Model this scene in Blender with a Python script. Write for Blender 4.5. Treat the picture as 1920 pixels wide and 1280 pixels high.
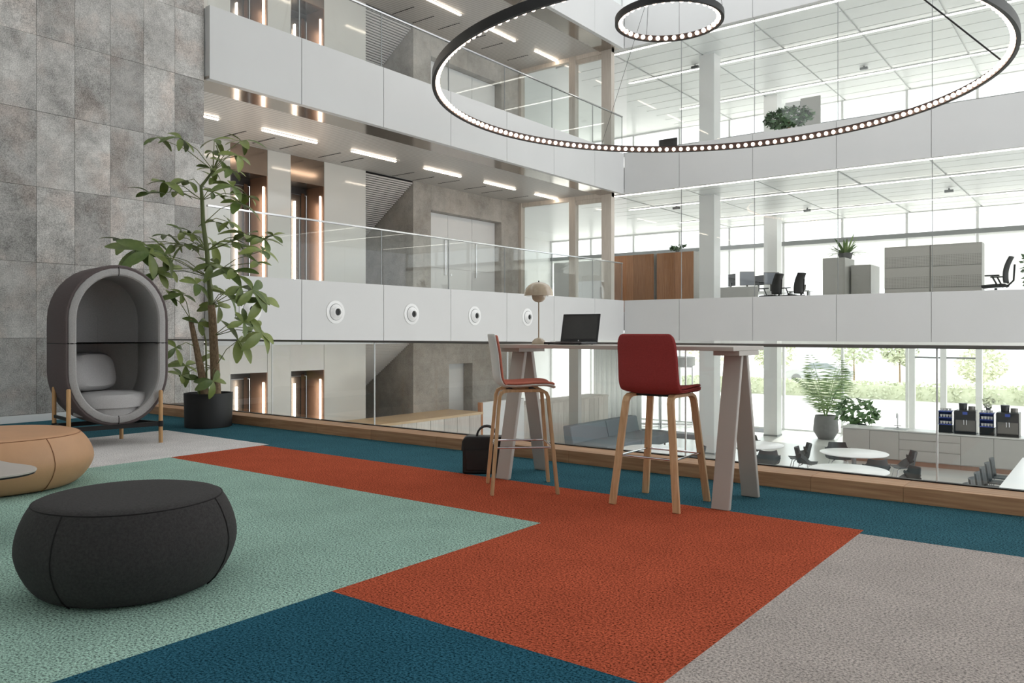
import bpy, bmesh, math, random
from mathutils import Vector, Matrix
random.seed(7)
PI = math.pi
S = bpy.context.scene
C = S.collection
for o in list(bpy.data.objects): bpy.data.objects.remove(o)

# ------------------------------------------------------------------ camera, sky, exposure
YAW = 0.65262
cd = bpy.data.cameras.new('camera'); cam = bpy.data.objects.new('camera', cd); C.objects.link(cam)
cd.sensor_width = 36.0; cd.lens = 1498 / 1920 * 36; cd.shift_y = -16 / 1920
cd.clip_start = 0.05; cd.clip_end = 500
cam.location = (0, 0, 1.15); cam.rotation_euler = (PI / 2, 0, YAW)
S.camera = cam
w = bpy.data.worlds.new('sky'); S.world = w; w.use_nodes = True
wb = w.node_tree.nodes['Background']
wb.inputs[0].default_value = (0.95, 0.98, 1.0, 1); wb.inputs[1].default_value = 1.15
sl = bpy.data.lights.new('sun', 'SUN'); so = bpy.data.objects.new('sun', sl); C.objects.link(so)
sl.energy = 2.4; sl.angle = .02; sl.color = (1, .96, .9)
so.rotation_euler = Vector((.12, -.77, -.66)).to_track_quat('-Z', 'Y').to_euler(); so.location = (0, 40, 40)
S.view_settings.view_transform = 'Standard'; S.view_settings.look = 'None'
S.view_settings.gamma = 1; S.view_settings.use_curve_mapping = False
S.view_settings.exposure = 1.05
try:
    S.cycles.transparent_max_bounces = 32
except Exception: pass

# ------------------------------------------------------------------ levels and planes (metres)
G = -2.35                      # ground floor
FL = {2: 1.75, 3: 5.85, 4: 9.95}
FB = {2: 0.95, 3: 5.04, 4: 9.11}     # parapet underside
FT = {2: 2.06, 3: 6.17, 4: 10.27}    # parapet top
XW = -11.23                    # stone wall face
XF = -11.10                    # parapet face on the lift side
XL = -14.65                    # lift wall
YF = 19.70                     # parapet face on the office side
YO = 29.0                      # outer facade
YG = 6.2                       # glass of our balustrade

# ------------------------------------------------------------------ materials
def lin(c):
    r = []
    for x in c:
        x /= 255.0
        r.append(x / 12.92 if x <= 0.04045 else ((x + 0.055) / 1.055) ** 2.4)
    return (r[0], r[1], r[2], 1)
MATS = {}
def base(name):
    m = bpy.data.materials.new(name); m.use_nodes = True
    n = m.node_tree.nodes; l = m.node_tree.links
    return m, n, l, n['Principled BSDF']
def noise(n, l, scale, detail=3, coord='Object', stretch=None, rough=.55):
    tc = n.new('ShaderNodeTexCoord'); t = n.new('ShaderNodeTexNoise')
    t.inputs['Scale'].default_value = scale; t.inputs['Detail'].default_value = detail; t.inputs['Roughness'].default_value = rough
    src = tc.outputs[coord]
    if stretch:
        mp = n.new('ShaderNodeMapping'); mp.inputs['Scale'].default_value = stretch
        l.new(src, mp.inputs[0]); src = mp.outputs[0]
    l.new(src, t.inputs['Vector'])
    return t
def ramp(n, l, src, stops):
    r = n.new('ShaderNodeValToRGB'); e = r.color_ramp.elements
    e[0].position, e[0].color = stops[0]; e[1].position, e[1].color = stops[-1]
    for p, c in stops[1:-1]:
        k = e.new(p); k.color = c
    l.new(src, r.inputs[0]); return r
def mul(c, k): return (c[0] * k, c[1] * k, c[2] * k, 1)
def pm(name, col, rough=.5, metal=0.0, var=.06, scale=6, bump=0.0, bscale=60, stretch=None, spec=.5, lincol=None):
    """plain painted / woven / cast material with slight procedural variation"""
    m, n, l, b = base(name)
    c = lincol or lin(col)
    t = noise(n, l, scale, stretch=stretch)
    r = ramp(n, l, t.outputs[0], [(.3, mul(c, 1 - var)), (.7, mul(c, 1 + var))])
    l.new(r.outputs[0], b.inputs['Base Color'])
    b.inputs['Roughness'].default_value = rough; b.inputs['Metallic'].default_value = metal
    b.inputs['Specular IOR Level'].default_value = spec
    if bump:
        t2 = noise(n, l, bscale, 2); bp = n.new('ShaderNodeBump'); bp.inputs['Strength'].default_value = bump
        bp.inputs['Distance'].default_value = .004
        l.new(t2.outputs[0], bp.inputs['Height']); l.new(bp.outputs[0], b.inputs['Normal'])
    MATS[name] = m; return m
def wood(name, c1, c2, stretch, scale=5, rough=.5):
    m, n, l, b = base(name)
    oi = n.new('ShaderNodeObjectInfo')
    t = noise(n, l, scale, 5, stretch=stretch)
    r = ramp(n, l, t.outputs[0], [(.3, lin(c1)), (.7, lin(c2))])
    hs = n.new('ShaderNodeHueSaturation')
    mr = n.new('ShaderNodeMapRange'); mr.inputs[3].default_value = .85; mr.inputs[4].default_value = 1.15
    l.new(oi.outputs['Random'], mr.inputs[0]); l.new(mr.outputs[0], hs.inputs['Value'])
    l.new(r.outputs[0], hs.inputs['Color']); l.new(hs.outputs[0], b.inputs['Base Color'])
    b.inputs['Roughness'].default_value = rough
    MATS[name] = m; return m
def emit(name, col, s):
    m, n, l, b = base(name)
    c = lin(col); b.inputs['Base Color'].default_value = c
    b.inputs['Emission Color'].default_value = c; b.inputs['Emission Strength'].default_value = s
    MATS[name] = m; return m
def glass(name, tint, refl=.55, f0=.03, rough=0.0):
    m, n, l, b = base(name); n.remove(b)
    out = n['Material Output']
    tr = n.new('ShaderNodeBsdfTransparent'); tr.inputs[0].default_value = tint
    gl = n.new('ShaderNodeBsdfGlossy'); gl.inputs['Roughness'].default_value = rough
    lw = n.new('ShaderNodeLayerWeight'); lw.inputs[0].default_value = .5
    p = n.new('ShaderNodeMath'); p.operation = 'POWER'; p.inputs[1].default_value = 3.0
    ma = n.new('ShaderNodeMath'); ma.operation = 'MULTIPLY_ADD'; ma.inputs[1].default_value = refl; ma.inputs[2].default_value = f0
    l.new(lw.outputs['Facing'], p.inputs[0]); l.new(p.outputs[0], ma.inputs[0])
    mx = n.new('ShaderNodeMixShader'); l.new(ma.outputs[0], mx.inputs[0]); l.new(tr.outputs[0], mx.inputs[1]); l.new(gl.outputs[0], mx.inputs[2])
    l.new(mx.outputs[0], out.inputs[0])
    MATS[name] = m; return m
def carpet(name, col, dark=.25, lite=1.3):
    m, n, l, b = base(name)
    c = lin(col)
    t = noise(n, l, 100, 2, rough=.7); t2 = noise(n, l, 3, 2)
    r = ramp(n, l, t.outputs[0], [(.36, mul(c, dark)), (.48, mul(c, .85)), (.62, mul(c, lite))])
    r2 = ramp(n, l, t2.outputs[0], [(.3, (.93, .93, .93, 1)), (.7, (1.07, 1.07, 1.07, 1))])
    mx = n.new('ShaderNodeMix'); mx.data_type = 'RGBA'; mx.blend_type = 'MULTIPLY'; mx.inputs[0].default_value = 1
    l.new(r.outputs[0], mx.inputs[6]); l.new(r2.outputs[0], mx.inputs[7]); l.new(mx.outputs[2], b.inputs['Base Color'])
    bp = n.new('ShaderNodeBump'); bp.inputs['Strength'].default_value = .7; bp.inputs['Distance'].default_value = .008
    l.new(t.outputs[0], bp.inputs['Height']); l.new(bp.outputs[0], b.inputs['Normal'])
    b.inputs['Roughness'].default_value = 1; b.inputs['Specular IOR Level'].default_value = 0
    MATS[name] = m; return m
def stone(name, c1, c2, tint, per_tile=True, s1=1.6, s2=9, contrast=1.0):
    m, n, l, b = base(name)
    oi = n.new('ShaderNodeObjectInfo')
    tc = n.new('ShaderNodeTexCoord'); geo = n.new('ShaderNodeNewGeometry')
    add = n.new('ShaderNodeVectorMath'); add.operation = 'ADD'
    sc = n.new('ShaderNodeVectorMath'); sc.operation = 'SCALE'; sc.inputs[3].default_value = 37.0 if per_tile else 0.0
    cb = n.new('ShaderNodeCombineXYZ')
    for i in range(3): l.new(oi.outputs['Random'], cb.inputs[i])
    l.new(cb.outputs[0], sc.inputs[0]); l.new(geo.outputs['Position'], add.inputs[0]); l.new(sc.outputs[0], add.inputs[1])
    def nz(s, d, r):
        t = n.new('ShaderNodeTexNoise'); t.inputs['Scale'].default_value = s; t.inputs['Detail'].default_value = d; t.inputs['Roughness'].default_value = r
        l.new(add.outputs[0], t.inputs['Vector']); return t
    a = nz(s1, 5, .6); d = nz(s2, 7, .8); g = nz(75, 3, .75); pk = nz(2.3, 3, .5)
    mx = n.new('ShaderNodeMath'); mx.operation = 'MULTIPLY_ADD'; mx.inputs[1].default_value = .30
    l.new(d.outputs[0], mx.inputs[0])
    ad = n.new('ShaderNodeMath'); ad.operation = 'MULTIPLY_ADD'; ad.inputs[1].default_value = .55; l.new(g.outputs[0], ad.inputs[0])
    hf = n.new('ShaderNodeMath'); hf.operation = 'MULTIPLY'; hf.inputs[1].default_value = .42; l.new(a.outputs[0], hf.inputs[0])
    l.new(hf.outputs[0], ad.inputs[2]); l.new(ad.outputs[0], mx.inputs[2])
    r = ramp(n, l, mx.outputs[0], [(.50, lin(c1)), (.77, lin(c2))])
    tm = n.new('ShaderNodeMix'); tm.data_type = 'RGBA'; tm.blend_type = 'MULTIPLY'
    pr = ramp(n, l, pk.outputs[0], [(.48, (0, 0, 0, 1)), (.66, (1, 1, 1, 1))])
    l.new(pr.outputs[0], tm.inputs[0]); tm.inputs[7].default_value = tint; l.new(r.outputs[0], tm.inputs[6])
    hs = n.new('ShaderNodeHueSaturation'); mr = n.new('ShaderNodeMapRange')
    mr.inputs[3].default_value = 1 - .17 * contrast; mr.inputs[4].default_value = 1 + .2 * contrast
    l.new(oi.outputs['Random'], mr.inputs[0]); l.new(mr.outputs[0], hs.inputs['Value']); l.new(tm.outputs[2], hs.inputs['Color'])
    l.new(hs.outputs[0], b.inputs['Base Color'])
    bp = n.new('ShaderNodeBump'); bp.inputs['Strength'].default_value = .35; bp.inputs['Distance'].default_value = .006
    l.new(mx.outputs[0], bp.inputs['Height']); l.new(bp.outputs[0], b.inputs['Normal'])
    b.inputs['Roughness'].default_value = .8; b.inputs['Specular IOR Level'].default_value = .25
    MATS[name] = m; return m
def striped(name, c1, c2, axis, freq, rough=.4, metal=0.0, duty=.5):
    m, n, l, b = base(name)
    geo = n.new('ShaderNodeNewGeometry'); sp = n.new('ShaderNodeSeparateXYZ'); l.new(geo.outputs['Position'], sp.inputs[0])
    mu = n.new('ShaderNodeMath'); mu.operation = 'MULTIPLY'; mu.inputs[1].default_value = freq; l.new(sp.outputs[axis], mu.inputs[0])
    fr = n.new('ShaderNodeMath'); fr.operation = 'FRACT'; l.new(mu.outputs[0], fr.inputs[0])
    r = ramp(n, l, fr.outputs[0], [(duty - .08, lin(c1)), (duty + .08, lin(c2))])
    l.new(r.outputs[0], b.inputs['Base Color']); b.inputs['Roughness'].default_value = rough; b.inputs['Metallic'].default_value = metal
    MATS[name] = m; return m
def perforated(name, c, hole):
    m, n, l, b = base(name)
    geo = n.new('ShaderNodeNewGeometry'); sp = n.new('ShaderNodeSeparateXYZ'); l.new(geo.outputs['Position'], sp.inputs[0])
    def band(src, f, lo):
        mu = n.new('ShaderNodeMath'); mu.operation = 'MULTIPLY'; mu.inputs[1].default_value = f; l.new(sp.outputs[src], mu.inputs[0])
        fr = n.new('ShaderNodeMath'); fr.operation = 'FRACT'; l.new(mu.outputs[0], fr.inputs[0])
        gt = n.new('ShaderNodeMath'); gt.operation = 'GREATER_THAN'; gt.inputs[1].default_value = lo; l.new(fr.outputs[0], gt.inputs[0]); return gt
    a = band('X', 26, .5); d = band('Z', 26, .5); e = band('Z', 1.9, .42)
    q = n.new('ShaderNodeMath'); q.operation = 'MULTIPLY'; l.new(a.outputs[0], q.inputs[0]); l.new(d.outputs[0], q.inputs[1])
    q2 = n.new('ShaderNodeMath'); q2.operation = 'MULTIPLY'; l.new(q.outputs[0], q2.inputs[0]); l.new(e.outputs[0], q2.inputs[1])
    r = ramp(n, l, q2.outputs[0], [(.4, lin(c)), (.6, lin(hole))]); l.new(r.outputs[0], b.inputs['Base Color'])
    b.inputs['Roughness'].default_value = .5
    MATS[name] = m; return m

pm('white_paint', (236, 236, 235), .45, var=.012, scale=1.5)
pm('parapet', (208, 208, 207), .42, var=.015, scale=1.2)
pm('office_ceiling', (240, 242, 241), .3, var=.02, scale=1.5, spec=.6)
pm('pale_floor', (226, 225, 222), .22, var=.03, scale=2)
pm('office_floor', (200, 200, 198), .6, var=.04, scale=2)
striped('slat_ceiling', (212, 208, 203), (188, 184, 179), 'Y', 11, .4, .1)
pm('slat_grey', (208, 205, 201), .5, 0, .02)
pm('soffit_metal', (176, 168, 160), .12, .85, .03, 3)
pm('bronze', (150, 132, 118), .16, .9, .05, 2)
pm('lift_steel', (122, 118, 114), .2, .85, .06, 2, stretch=(1, 1, .05))
pm('copper_panel', (150, 118, 98), .3, .55, .06, 3)
pm('back_glass', (216, 215, 210), .08, 0, .01, 1, spec=.6)
stone('stone_tile', (124, 122, 119), (216, 213, 209), (1.0, .93, .90, 1), contrast=1.35)
pm('grout', (128, 125, 122), .9)
stone('concrete', (146, 141, 134), (200, 195, 188), (.97, .95, .93, 1), False, 1.2, 5, .25)
carpet('carpet_teal', (68, 110, 122)); carpet('carpet_blue', (50, 97, 115)); carpet('carpet_orange', (190, 94, 68))
carpet('carpet_mint', (166, 198, 184)); carpet('carpet_white', (236, 232, 230), .5, 1.1); carpet('carpet_grey', (196, 186, 180), .45, 1.2)
wood('ledge_wood', (168, 120, 84), (208, 164, 124), (.5, 9, 9), 4)
wood('beech', (196, 154, 110), (222, 184, 142), (12, 12, .8), 5)
wood('oak_leg', (176, 132, 84), (205, 164, 114), (12, 12, .8), 6)
wood('cabinet_wood', (164, 112, 76), (190, 138, 98), (7, 7, .4), 4)
wood('pale_oak', (206, 178, 140), (226, 200, 164), (7, .6, 7), 4)
wood('pale_wood', (206, 198, 190), (226, 220, 212), (8, 8, .5), 4)
wood('door_post', (200, 190, 178), (216, 207, 196), (8, 8, .5), 4)
wood('bark', (120, 100, 78), (170, 146, 116), (6, 6, 3), 9, .9)
pm('black_fabric', (56, 54, 54), .95, 0, .25, 90, .5, 260)
pm('tan_leather', (203, 156, 118), .5, 0, .04, 6, .12, 120)
pm('tan_stitch', (150, 104, 72), .7)
pm('pod_outer', (96, 86, 86), .95, 0, .1, 120, .35, 300)
pm('pod_inner', (172, 170, 170), .95, 0, .1, 120, .35, 300)
pm('pod_rim', (172, 170, 169), .95, 0, .1, 120, .35, 300)
pm('pod_cushion', (182, 180, 180), .95, 0, .1, 140, .4, 300)
pm('seam_dark', (34, 32, 32), .9)
pm('black_metal', (26, 26, 27), .45, .3, .05)
pm('planter_black', (30, 30, 31), .55, 0, .06, 8)
pm('soil', (70, 56, 44), .95, 0, .3, 30)
pm('taupe_paint', (192, 184, 176), .5, 0, .02, 4)
pm('lamp_beige', (196, 178, 154), .12, 0, .02, 3, spec=.7)
pm('chrome', (210, 210, 212), .12, 1)
pm('red_fabric', (158, 60, 58), .95, 0, .1, 120, .35, 300)
pm('salmon_fabric', (206, 122, 102), .95, 0, .1, 120, .35, 300)
pm('shell_white', (226, 223, 220), .4, 0, .01)
pm('laptop_black', (30, 30, 32), .4, 0, .05)
pm('laptop_screen', (66, 65, 64), .16, 0, .03, 4)
pm('laptop_silver', (170, 170, 172), .3, .8, .03)
pm('logo_white', (235, 235, 235), .4)
pm('bag_leather', (24, 23, 24), .45, 0, .15, 12, .2, 80)
pm('sofa_grey', (126, 134, 140), .95, 0, .06, 60, .2, 200)
pm('chair_grey', (72, 76, 77), .55, 0, .05)
pm('mesh_black', (38, 38, 40), .7, 0, .1, 40)
pm('grey_laminate', (188, 186, 181), .5, 0, .02)
pm('kitchen_front', (196, 194, 189), .45, 0, .02)
pm('worktop', (232, 230, 226), .25, 0, .02)
pm('kick_glow', (176, 140, 122), .4, .2, .05)  # pinkish tint stands in for warm LED glow on the plinth
perforated('perforated_metal', (196, 192, 186), (142, 138, 132))
pm('frame_white', (236, 236, 235), .4, 0, .01)
pm('rail_dark', (122, 120, 116), .4, .4, .02)
pm('frame_grey', (150, 152, 152), .4, .3, .02)
m, n, l, b = base('blind'); n.remove(b)
tl = n.new('ShaderNodeBsdfTranslucent'); df = n.new('ShaderNodeBsdfDiffuse'); tt = noise(n, l, 40, 2)
rr = ramp(n, l, tt.outputs[0], [(.3, (.86, .86, .85, 1)), (.7, (.9, .9, .89, 1))]); l.new(rr.outputs[0], tl.inputs[0]); l.new(rr.outputs[0], df.inputs[0])
ms = n.new('ShaderNodeMixShader'); ms.inputs[0].default_value = .3; l.new(tl.outputs[0], ms.inputs[1]); l.new(df.outputs[0], ms.inputs[2]); l.new(ms.outputs[0], n['Material Output'].inputs[0])
MATS['blind'] = m
pm('mat_grey', (92, 94, 98), .95, 0, .12, 60)
pm('pavement', (226, 222, 216), .9, 0, .03, 1)
pm('table_white', (243, 243, 242), .3, 0, .01)
pm('pot_grey', (120, 120, 120), .75, 0, .08, 10)
pm('blue_plastic', (74, 92, 176), .5, 0, .08, 10)
pm('cup_white', (236, 234, 228), .3, 0, .03)
pm('machine_dark', (58, 57, 58), .3, .3, .06)
pm('machine_steel', (128, 124, 120), .3, .6, .08, 4)
pm('car_paint', (214, 216, 220), .2, .2, .02)
pm('car_glass', (150, 158, 162), .1, 0, .05)
pm('rubber', (40, 40, 42), .8)
pm('led_dark', (52, 40, 36), .5, .2, .05)
pm('screen_grey', (150, 155, 166), .3, 0, .03)
emit('led_warm', (255, 238, 218), 8)
emit('led_white', (255, 250, 242), 3)
emit('bulb_warm', (255, 226, 205), 3.2)
glass('clear_glass', (.955, .97, .965, 1)); glass('office_glass', (.975, .985, .98, 1), .4, .025); glass('window_glass', (.97, .985, .98, 1), .3, .02)
def leafmat(name, c1, c2, rough=.4):
    m, n, l, b = base(name)
    oi = n.new('ShaderNodeObjectInfo'); t = noise(n, l, 8, 3)
    ad = n.new('ShaderNodeMath'); ad.operation = 'MULTIPLY_ADD'; ad.inputs[1].default_value = .5; l.new(oi.outputs['Random'], ad.inputs[0])
    h = n.new('ShaderNodeMath'); h.operation = 'MULTIPLY'; h.inputs[1].default_value = .5; l.new(t.outputs[0], h.inputs[0]); l.new(h.outputs[0], ad.inputs[2])
    r = ramp(n, l, ad.outputs[0], [(.2, lin(c1)), (.8, lin(c2))]); l.new(r.outputs[0], b.inputs['Base Color'])
    b.inputs['Roughness'].default_value = rough
    MATS[name] = m
leafmat('leaf', (70, 94, 40), (140, 152, 82)); leafmat('leaf_stalk', (100, 112, 62), (130, 138, 84))
leafmat('leaf_dark', (40, 74, 44), (96, 128, 84)); leafmat('leaf_washed_out', (186, 194, 164), (226, 228, 204)); leafmat('leaf_fern', (84, 124, 74), (160, 184, 120))  # outdoor foliage tone is paled to imitate overexposed daylight

# ------------------------------------------------------------------ mesh helpers
class MB:
    def __init__(s): s.v = []; s.f = []; s.M = None
    def add(s, vs, fs):
        k = len(s.v)
        for p in vs:
            p = Vector(p); s.v.append(tuple(s.M @ p) if s.M is not None else tuple(p))
        s.f += [tuple(i + k for i in f) for f in fs]; return s
    def box(s, x0, y0, z0, x1, y1, z1):
        return s.add([(x0, y0, z0), (x1, y0, z0), (x1, y1, z0), (x0, y1, z0), (x0, y0, z1), (x1, y0, z1), (x1, y1, z1), (x0, y1, z1)],
                     [(0, 3, 2, 1), (4, 5, 6, 7), (0, 1, 5, 4), (1, 2, 6, 5), (2, 3, 7, 6), (3, 0, 4, 7)])
    def beam(s, p, q, wx, wy, up=(0, 0, 1)):
        """box beam from p to q with cross section wx (along side) by wy"""
        p, q = Vector(p), Vector(q); d = (q - p).normalized(); u = Vector(up)
        if abs(d.dot(u)) > .98: u = Vector((0, 1, 0))
        a = d.cross(u).normalized() * wx / 2; b = d.cross(a).normalized() * wy / 2
        vs = [p - a - b, p + a - b, p + a + b, p - a + b, q - a - b, q + a - b, q + a + b, q - a + b]
        return s.add(vs, [(0, 3, 2, 1), (4, 5, 6, 7), (0, 1, 5, 4), (1, 2, 6, 5), (2, 3, 7, 6), (3, 0, 4, 7)])
    def tube(s, pts, r, n=8, closed=False):
        pts = [Vector(p) for p in pts]; m = len(pts); rs = r if isinstance(r, (list, tuple)) else [r] * m
        vs = []; prev = None
        for i, p in enumerate(pts):
            if closed: d = pts[(i + 1) % m] - pts[i - 1]
            else: d = pts[min(i + 1, m - 1)] - pts[max(i - 1, 0)]
            d.normalize()
            if prev is None:
                u = Vector((0, 0, 1)) if abs(d.z) < .9 else Vector((1, 0, 0))
            else: u = prev
            a = d.cross(u).normalized(); b = a.cross(d).normalized(); prev = b
            for k in range(n):
                t = 2 * PI * k / n; vs.append(p + (a * math.cos(t) + b * math.sin(t)) * rs[i])
        fs = []
        for i in range(m if closed else m - 1):
            j = (i + 1) % m
            for k in range(n): fs.append((i * n + k, i * n + (k + 1) % n, j * n + (k + 1) % n, j * n + k))
        if not closed: fs += [tuple(range(n))[::-1], tuple((m - 1) * n + k for k in range(n))]
        return s.add(vs, fs)
    def lathe(s, prof, n=24, sq=0.0):
        vs = []; fs = []; m = len(prof)
        for r, z in prof:
            for k in range(n):
                t = 2 * PI * k / n; q = 1.0
                if sq: q = 1.0 / (abs(math.cos(t)) ** (2 + sq) + abs(math.sin(t)) ** (2 + sq)) ** (1 / (2 + sq))
                vs.append((r * q * math.cos(t), r * q * math.sin(t), z))
        for i in range(m - 1):
            for k in range(n): fs.append((i * n + k, i * n + (k + 1) % n, (i + 1) * n + (k + 1) % n, (i + 1) * n + k))
        if prof[0][0] > 1e-5: fs.append(tuple(range(n))[::-1])
        if prof[-1][0] > 1e-5: fs.append(tuple((m - 1) * n + k for k in range(n)))
        return s.add(vs, fs)
    def prism(s, poly, z0, z1):
        n = len(poly)
        return s.add([(x, y, z0) for x, y in poly] + [(x, y, z1) for x, y in poly],
                     [tuple(range(n))[::-1], tuple(range(n, 2 * n))] + [(i, (i + 1) % n, (i + 1) % n + n, i + n) for i in range(n)])
    def grid(s, fn, nu, nv, cu=False):
        vs = [fn(i / (nu if cu else nu - 1), j / (nv - 1)) for j in range(nv) for i in range(nu)]
        fs = []
        for j in range(nv - 1):
            for i in range(nu if cu else nu - 1):
                fs.append((j * nu + i, j * nu + (i + 1) % nu, (j + 1) * nu + (i + 1) % nu, (j + 1) * nu + i))
        return s.add(vs, fs)
    def ball(s, c, r, n=10, m=7, sc=(1, 1, 1)):
        c = Vector(c); k = s.M; s.M = (k @ Matrix.Translation(c)) if k is not None else Matrix.Translation(c)
        s.M = s.M @ Matrix.Diagonal((*sc, 1))
        s.lathe([(max(1e-6, r * math.sin(PI * i / m)), -r * math.cos(PI * i / m)) for i in range(m + 1)], n); s.M = k; return s
    def mesh(s, name, smooth=False):
        me = bpy.data.meshes.new(name); me.from_pydata(s.v, [], s.f); me.validate()
        b = bmesh.new(); b.from_mesh(me); bmesh.ops.remove_doubles(b, verts=b.verts, dist=1e-5)
        bmesh.ops.recalc_face_normals(b, faces=b.faces); b.to_mesh(me); b.free()
        if smooth:
            me.polygons.foreach_set('use_smooth', [True] * len(me.polygons)); me.set_sharp_from_angle(angle=math.radians(42))
        return me
    def obj(s, name, mat, parent=None, smooth=False, bevel=0, solid=0, sub=0):
        return link(name, s.mesh(name, smooth), mat, parent, bevel, solid, sub)
def link(name, me, mat, parent=None, bevel=0, solid=0, sub=0):
    if mat and not me.materials: me.materials.append(MATS[mat])
    o = bpy.data.objects.new(name, me); C.objects.link(o); o.parent = parent
    if solid:
        k = o.modifiers.new('thick', 'SOLIDIFY'); k.thickness = solid; k.offset = 0
    if sub:
        k = o.modifiers.new('sub', 'SUBSURF'); k.levels = sub; k.render_levels = sub
    if bevel:
        k = o.modifiers.new('bev', 'BEVEL'); k.width = bevel; k.segments = 2; k.limit_method = 'ANGLE'
    return o
def T(o, label, cat, group=None, kind=None):
    o['label'] = label; o['category'] = cat
    if group: o['group'] = group
    if kind: o['kind'] = kind
    return o
def thing(name, label, cat, loc=(0, 0, 0), rz=0, group=None, kind=None):
    o = bpy.data.objects.new(name, None); C.objects.link(o); o.location = loc; o.rotation_euler = (0, 0, rz)
    o.empty_display_size = .1
    return T(o, label, cat, group, kind)
def struct(name, mb, mat, label, cat, parent=None, **k):
    o = mb.obj(name, mat, parent, **k); T(o, label, cat, None, 'structure'); return o
def dup(root, loc, rz, label, sc=None):
    r = root.copy(); C.objects.link(r); r.location = loc; r.rotation_euler = (0, 0, rz); r['label'] = label
    if sc: r.scale = (sc, sc, sc)
    for ch in list(root.children):
        c = ch.copy(); C.objects.link(c); c.parent = r
        for g in list(ch.children):
            d = g.copy(); C.objects.link(d); d.parent = c
    return r
def bx(*a): return MB().box(*a)
ORD = ['first', 'second', 'third', 'fourth', 'fifth', 'sixth', 'seventh', 'eighth', 'ninth', 'tenth', 'eleventh', 'twelfth']

# ================================================================== OUR MEZZANINE FLOOR
fl = struct('floor', bx(XW - .02, -4, -.30, 5.0, 6.55, -.012), 'grout', 'mezzanine floor slab under the coloured carpet', 'floor')
def field(mat, rects, label):
    mb = MB()
    for x0, y0, x1, y1 in rects: mb.box(x0, y0, -.012, x1, y1, 0)
    o = mb.obj('carpet_field', mat, fl); o['label'] = label
YT = 4.95
field('carpet_teal', [(XW, YT + .08, -7.0, 5.95), (-7.0, YT, -1.2, 5.95), (-1.2, YT - .1, 5, 5.95), (XW, -4, -9.0, YT + .08)], 'teal carpet strip along the glass')
field('carpet_white', [(-9.0, -4, -7.0, YT + .08)], 'white carpet rectangle under the pod chair')
field('carpet_orange', [(-7.0, 3.95, -2.8, YT), (-2.8, 2.34, -1.2, YT)], 'rust orange L-shaped carpet')
field('carpet_mint', [(-7.0, -4, -2.8, 3.95)], 'mint green carpet under the poufs')
field('carpet_blue', [(-2.8, -4, -1.2, 2.34)], 'dark petrol blue carpet in the front')
field('carpet_grey', [(-1.2, -4, 5, YT - .1)], 'warm grey carpet at the right')

# stone wall
wl = struct('wall_left', bx(XW - .5, -4, -.3, XW - .032, 6.85, 10.2), 'grout', 'tall wall of large mottled grey stone tiles', 'wall')
tw, thh = .4775, .985
tile = bx(-.03, .0022, .0022, 0, tw - .0022, thh - .0022).mesh('tile'); tile.materials.append(MATS['stone_tile'])
for j in range(10):
    for i in range(22):
        o = bpy.data.objects.new('tile', tile); C.objects.link(o); o.parent = wl
        o.location = (XW + random.uniform(-.003, .003), 6.89 - (i + 1) * tw, .10 + j * thh)
struct('baseboard_left', bx(XW - .03, -4, 0, XW + .012, 5.93, .095), 'white_paint', 'white skirting along the foot of the stone wall', 'baseboard', bevel=.003)
struct('light_shield_rear', bx(XW - .5, -4.3, -.3, 9, -4.0, 15), 'white_paint', 'unseen white wall added behind the mezzanine to cut daylight', 'wall')  # added out of view to block sky light from behind

# timber ledge
lg = T(bx(XW, 5.98, -.3, 5, 6.42, .06).obj('trim_1', 'ledge_wood'), 'low oak ledge at the foot of the glass balustrade', 'ledge', None, 'structure')
random.seed(11)
x = XW
while x < 5:
    n = min(5.0, x + random.uniform(.55, 1.25))
    bx(x + .0008, 5.92, 0, n - .0008, 5.978, .11).obj('plank', 'ledge_wood', lg, bevel=.003)
    bx(x + .0008, 5.98, .061, n - .0008, 6.18, .11).obj('plank', 'ledge_wood', lg, bevel=.002)
    x = n
# our glass balustrade
gb = thing('glass_balustrade', 'frameless glass balustrade with slim dark handrail above the oak ledge', 'balustrade', (0, 0, 0))
bx(XW + .02, 6.185, .06, 5, 6.225, .118).obj('base_channel', 'black_metal', gb)
bx(XW + .02, 6.18, 1.04, 5, 6.23, 1.066).obj('handrail', 'rail_dark', gb, bevel=.004)
xs = [-11.2, -10.46, -8.575, -6.69, -4.8, -2.91, -1.025, .86, 2.75, 4.6]
for a, b in zip(xs[:-1], xs[1:]):
    bx(a + .006, 6.197, .1, b - .006, 6.213, 1.045).obj('glass_pane', 'clear_glass', gb)
for a in xs[1:-1]:
    bx(a - .0055, 6.199, .118, a + .0055, 6.211, 1.04).obj('joint_strip', 'frame_white', gb)

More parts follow.
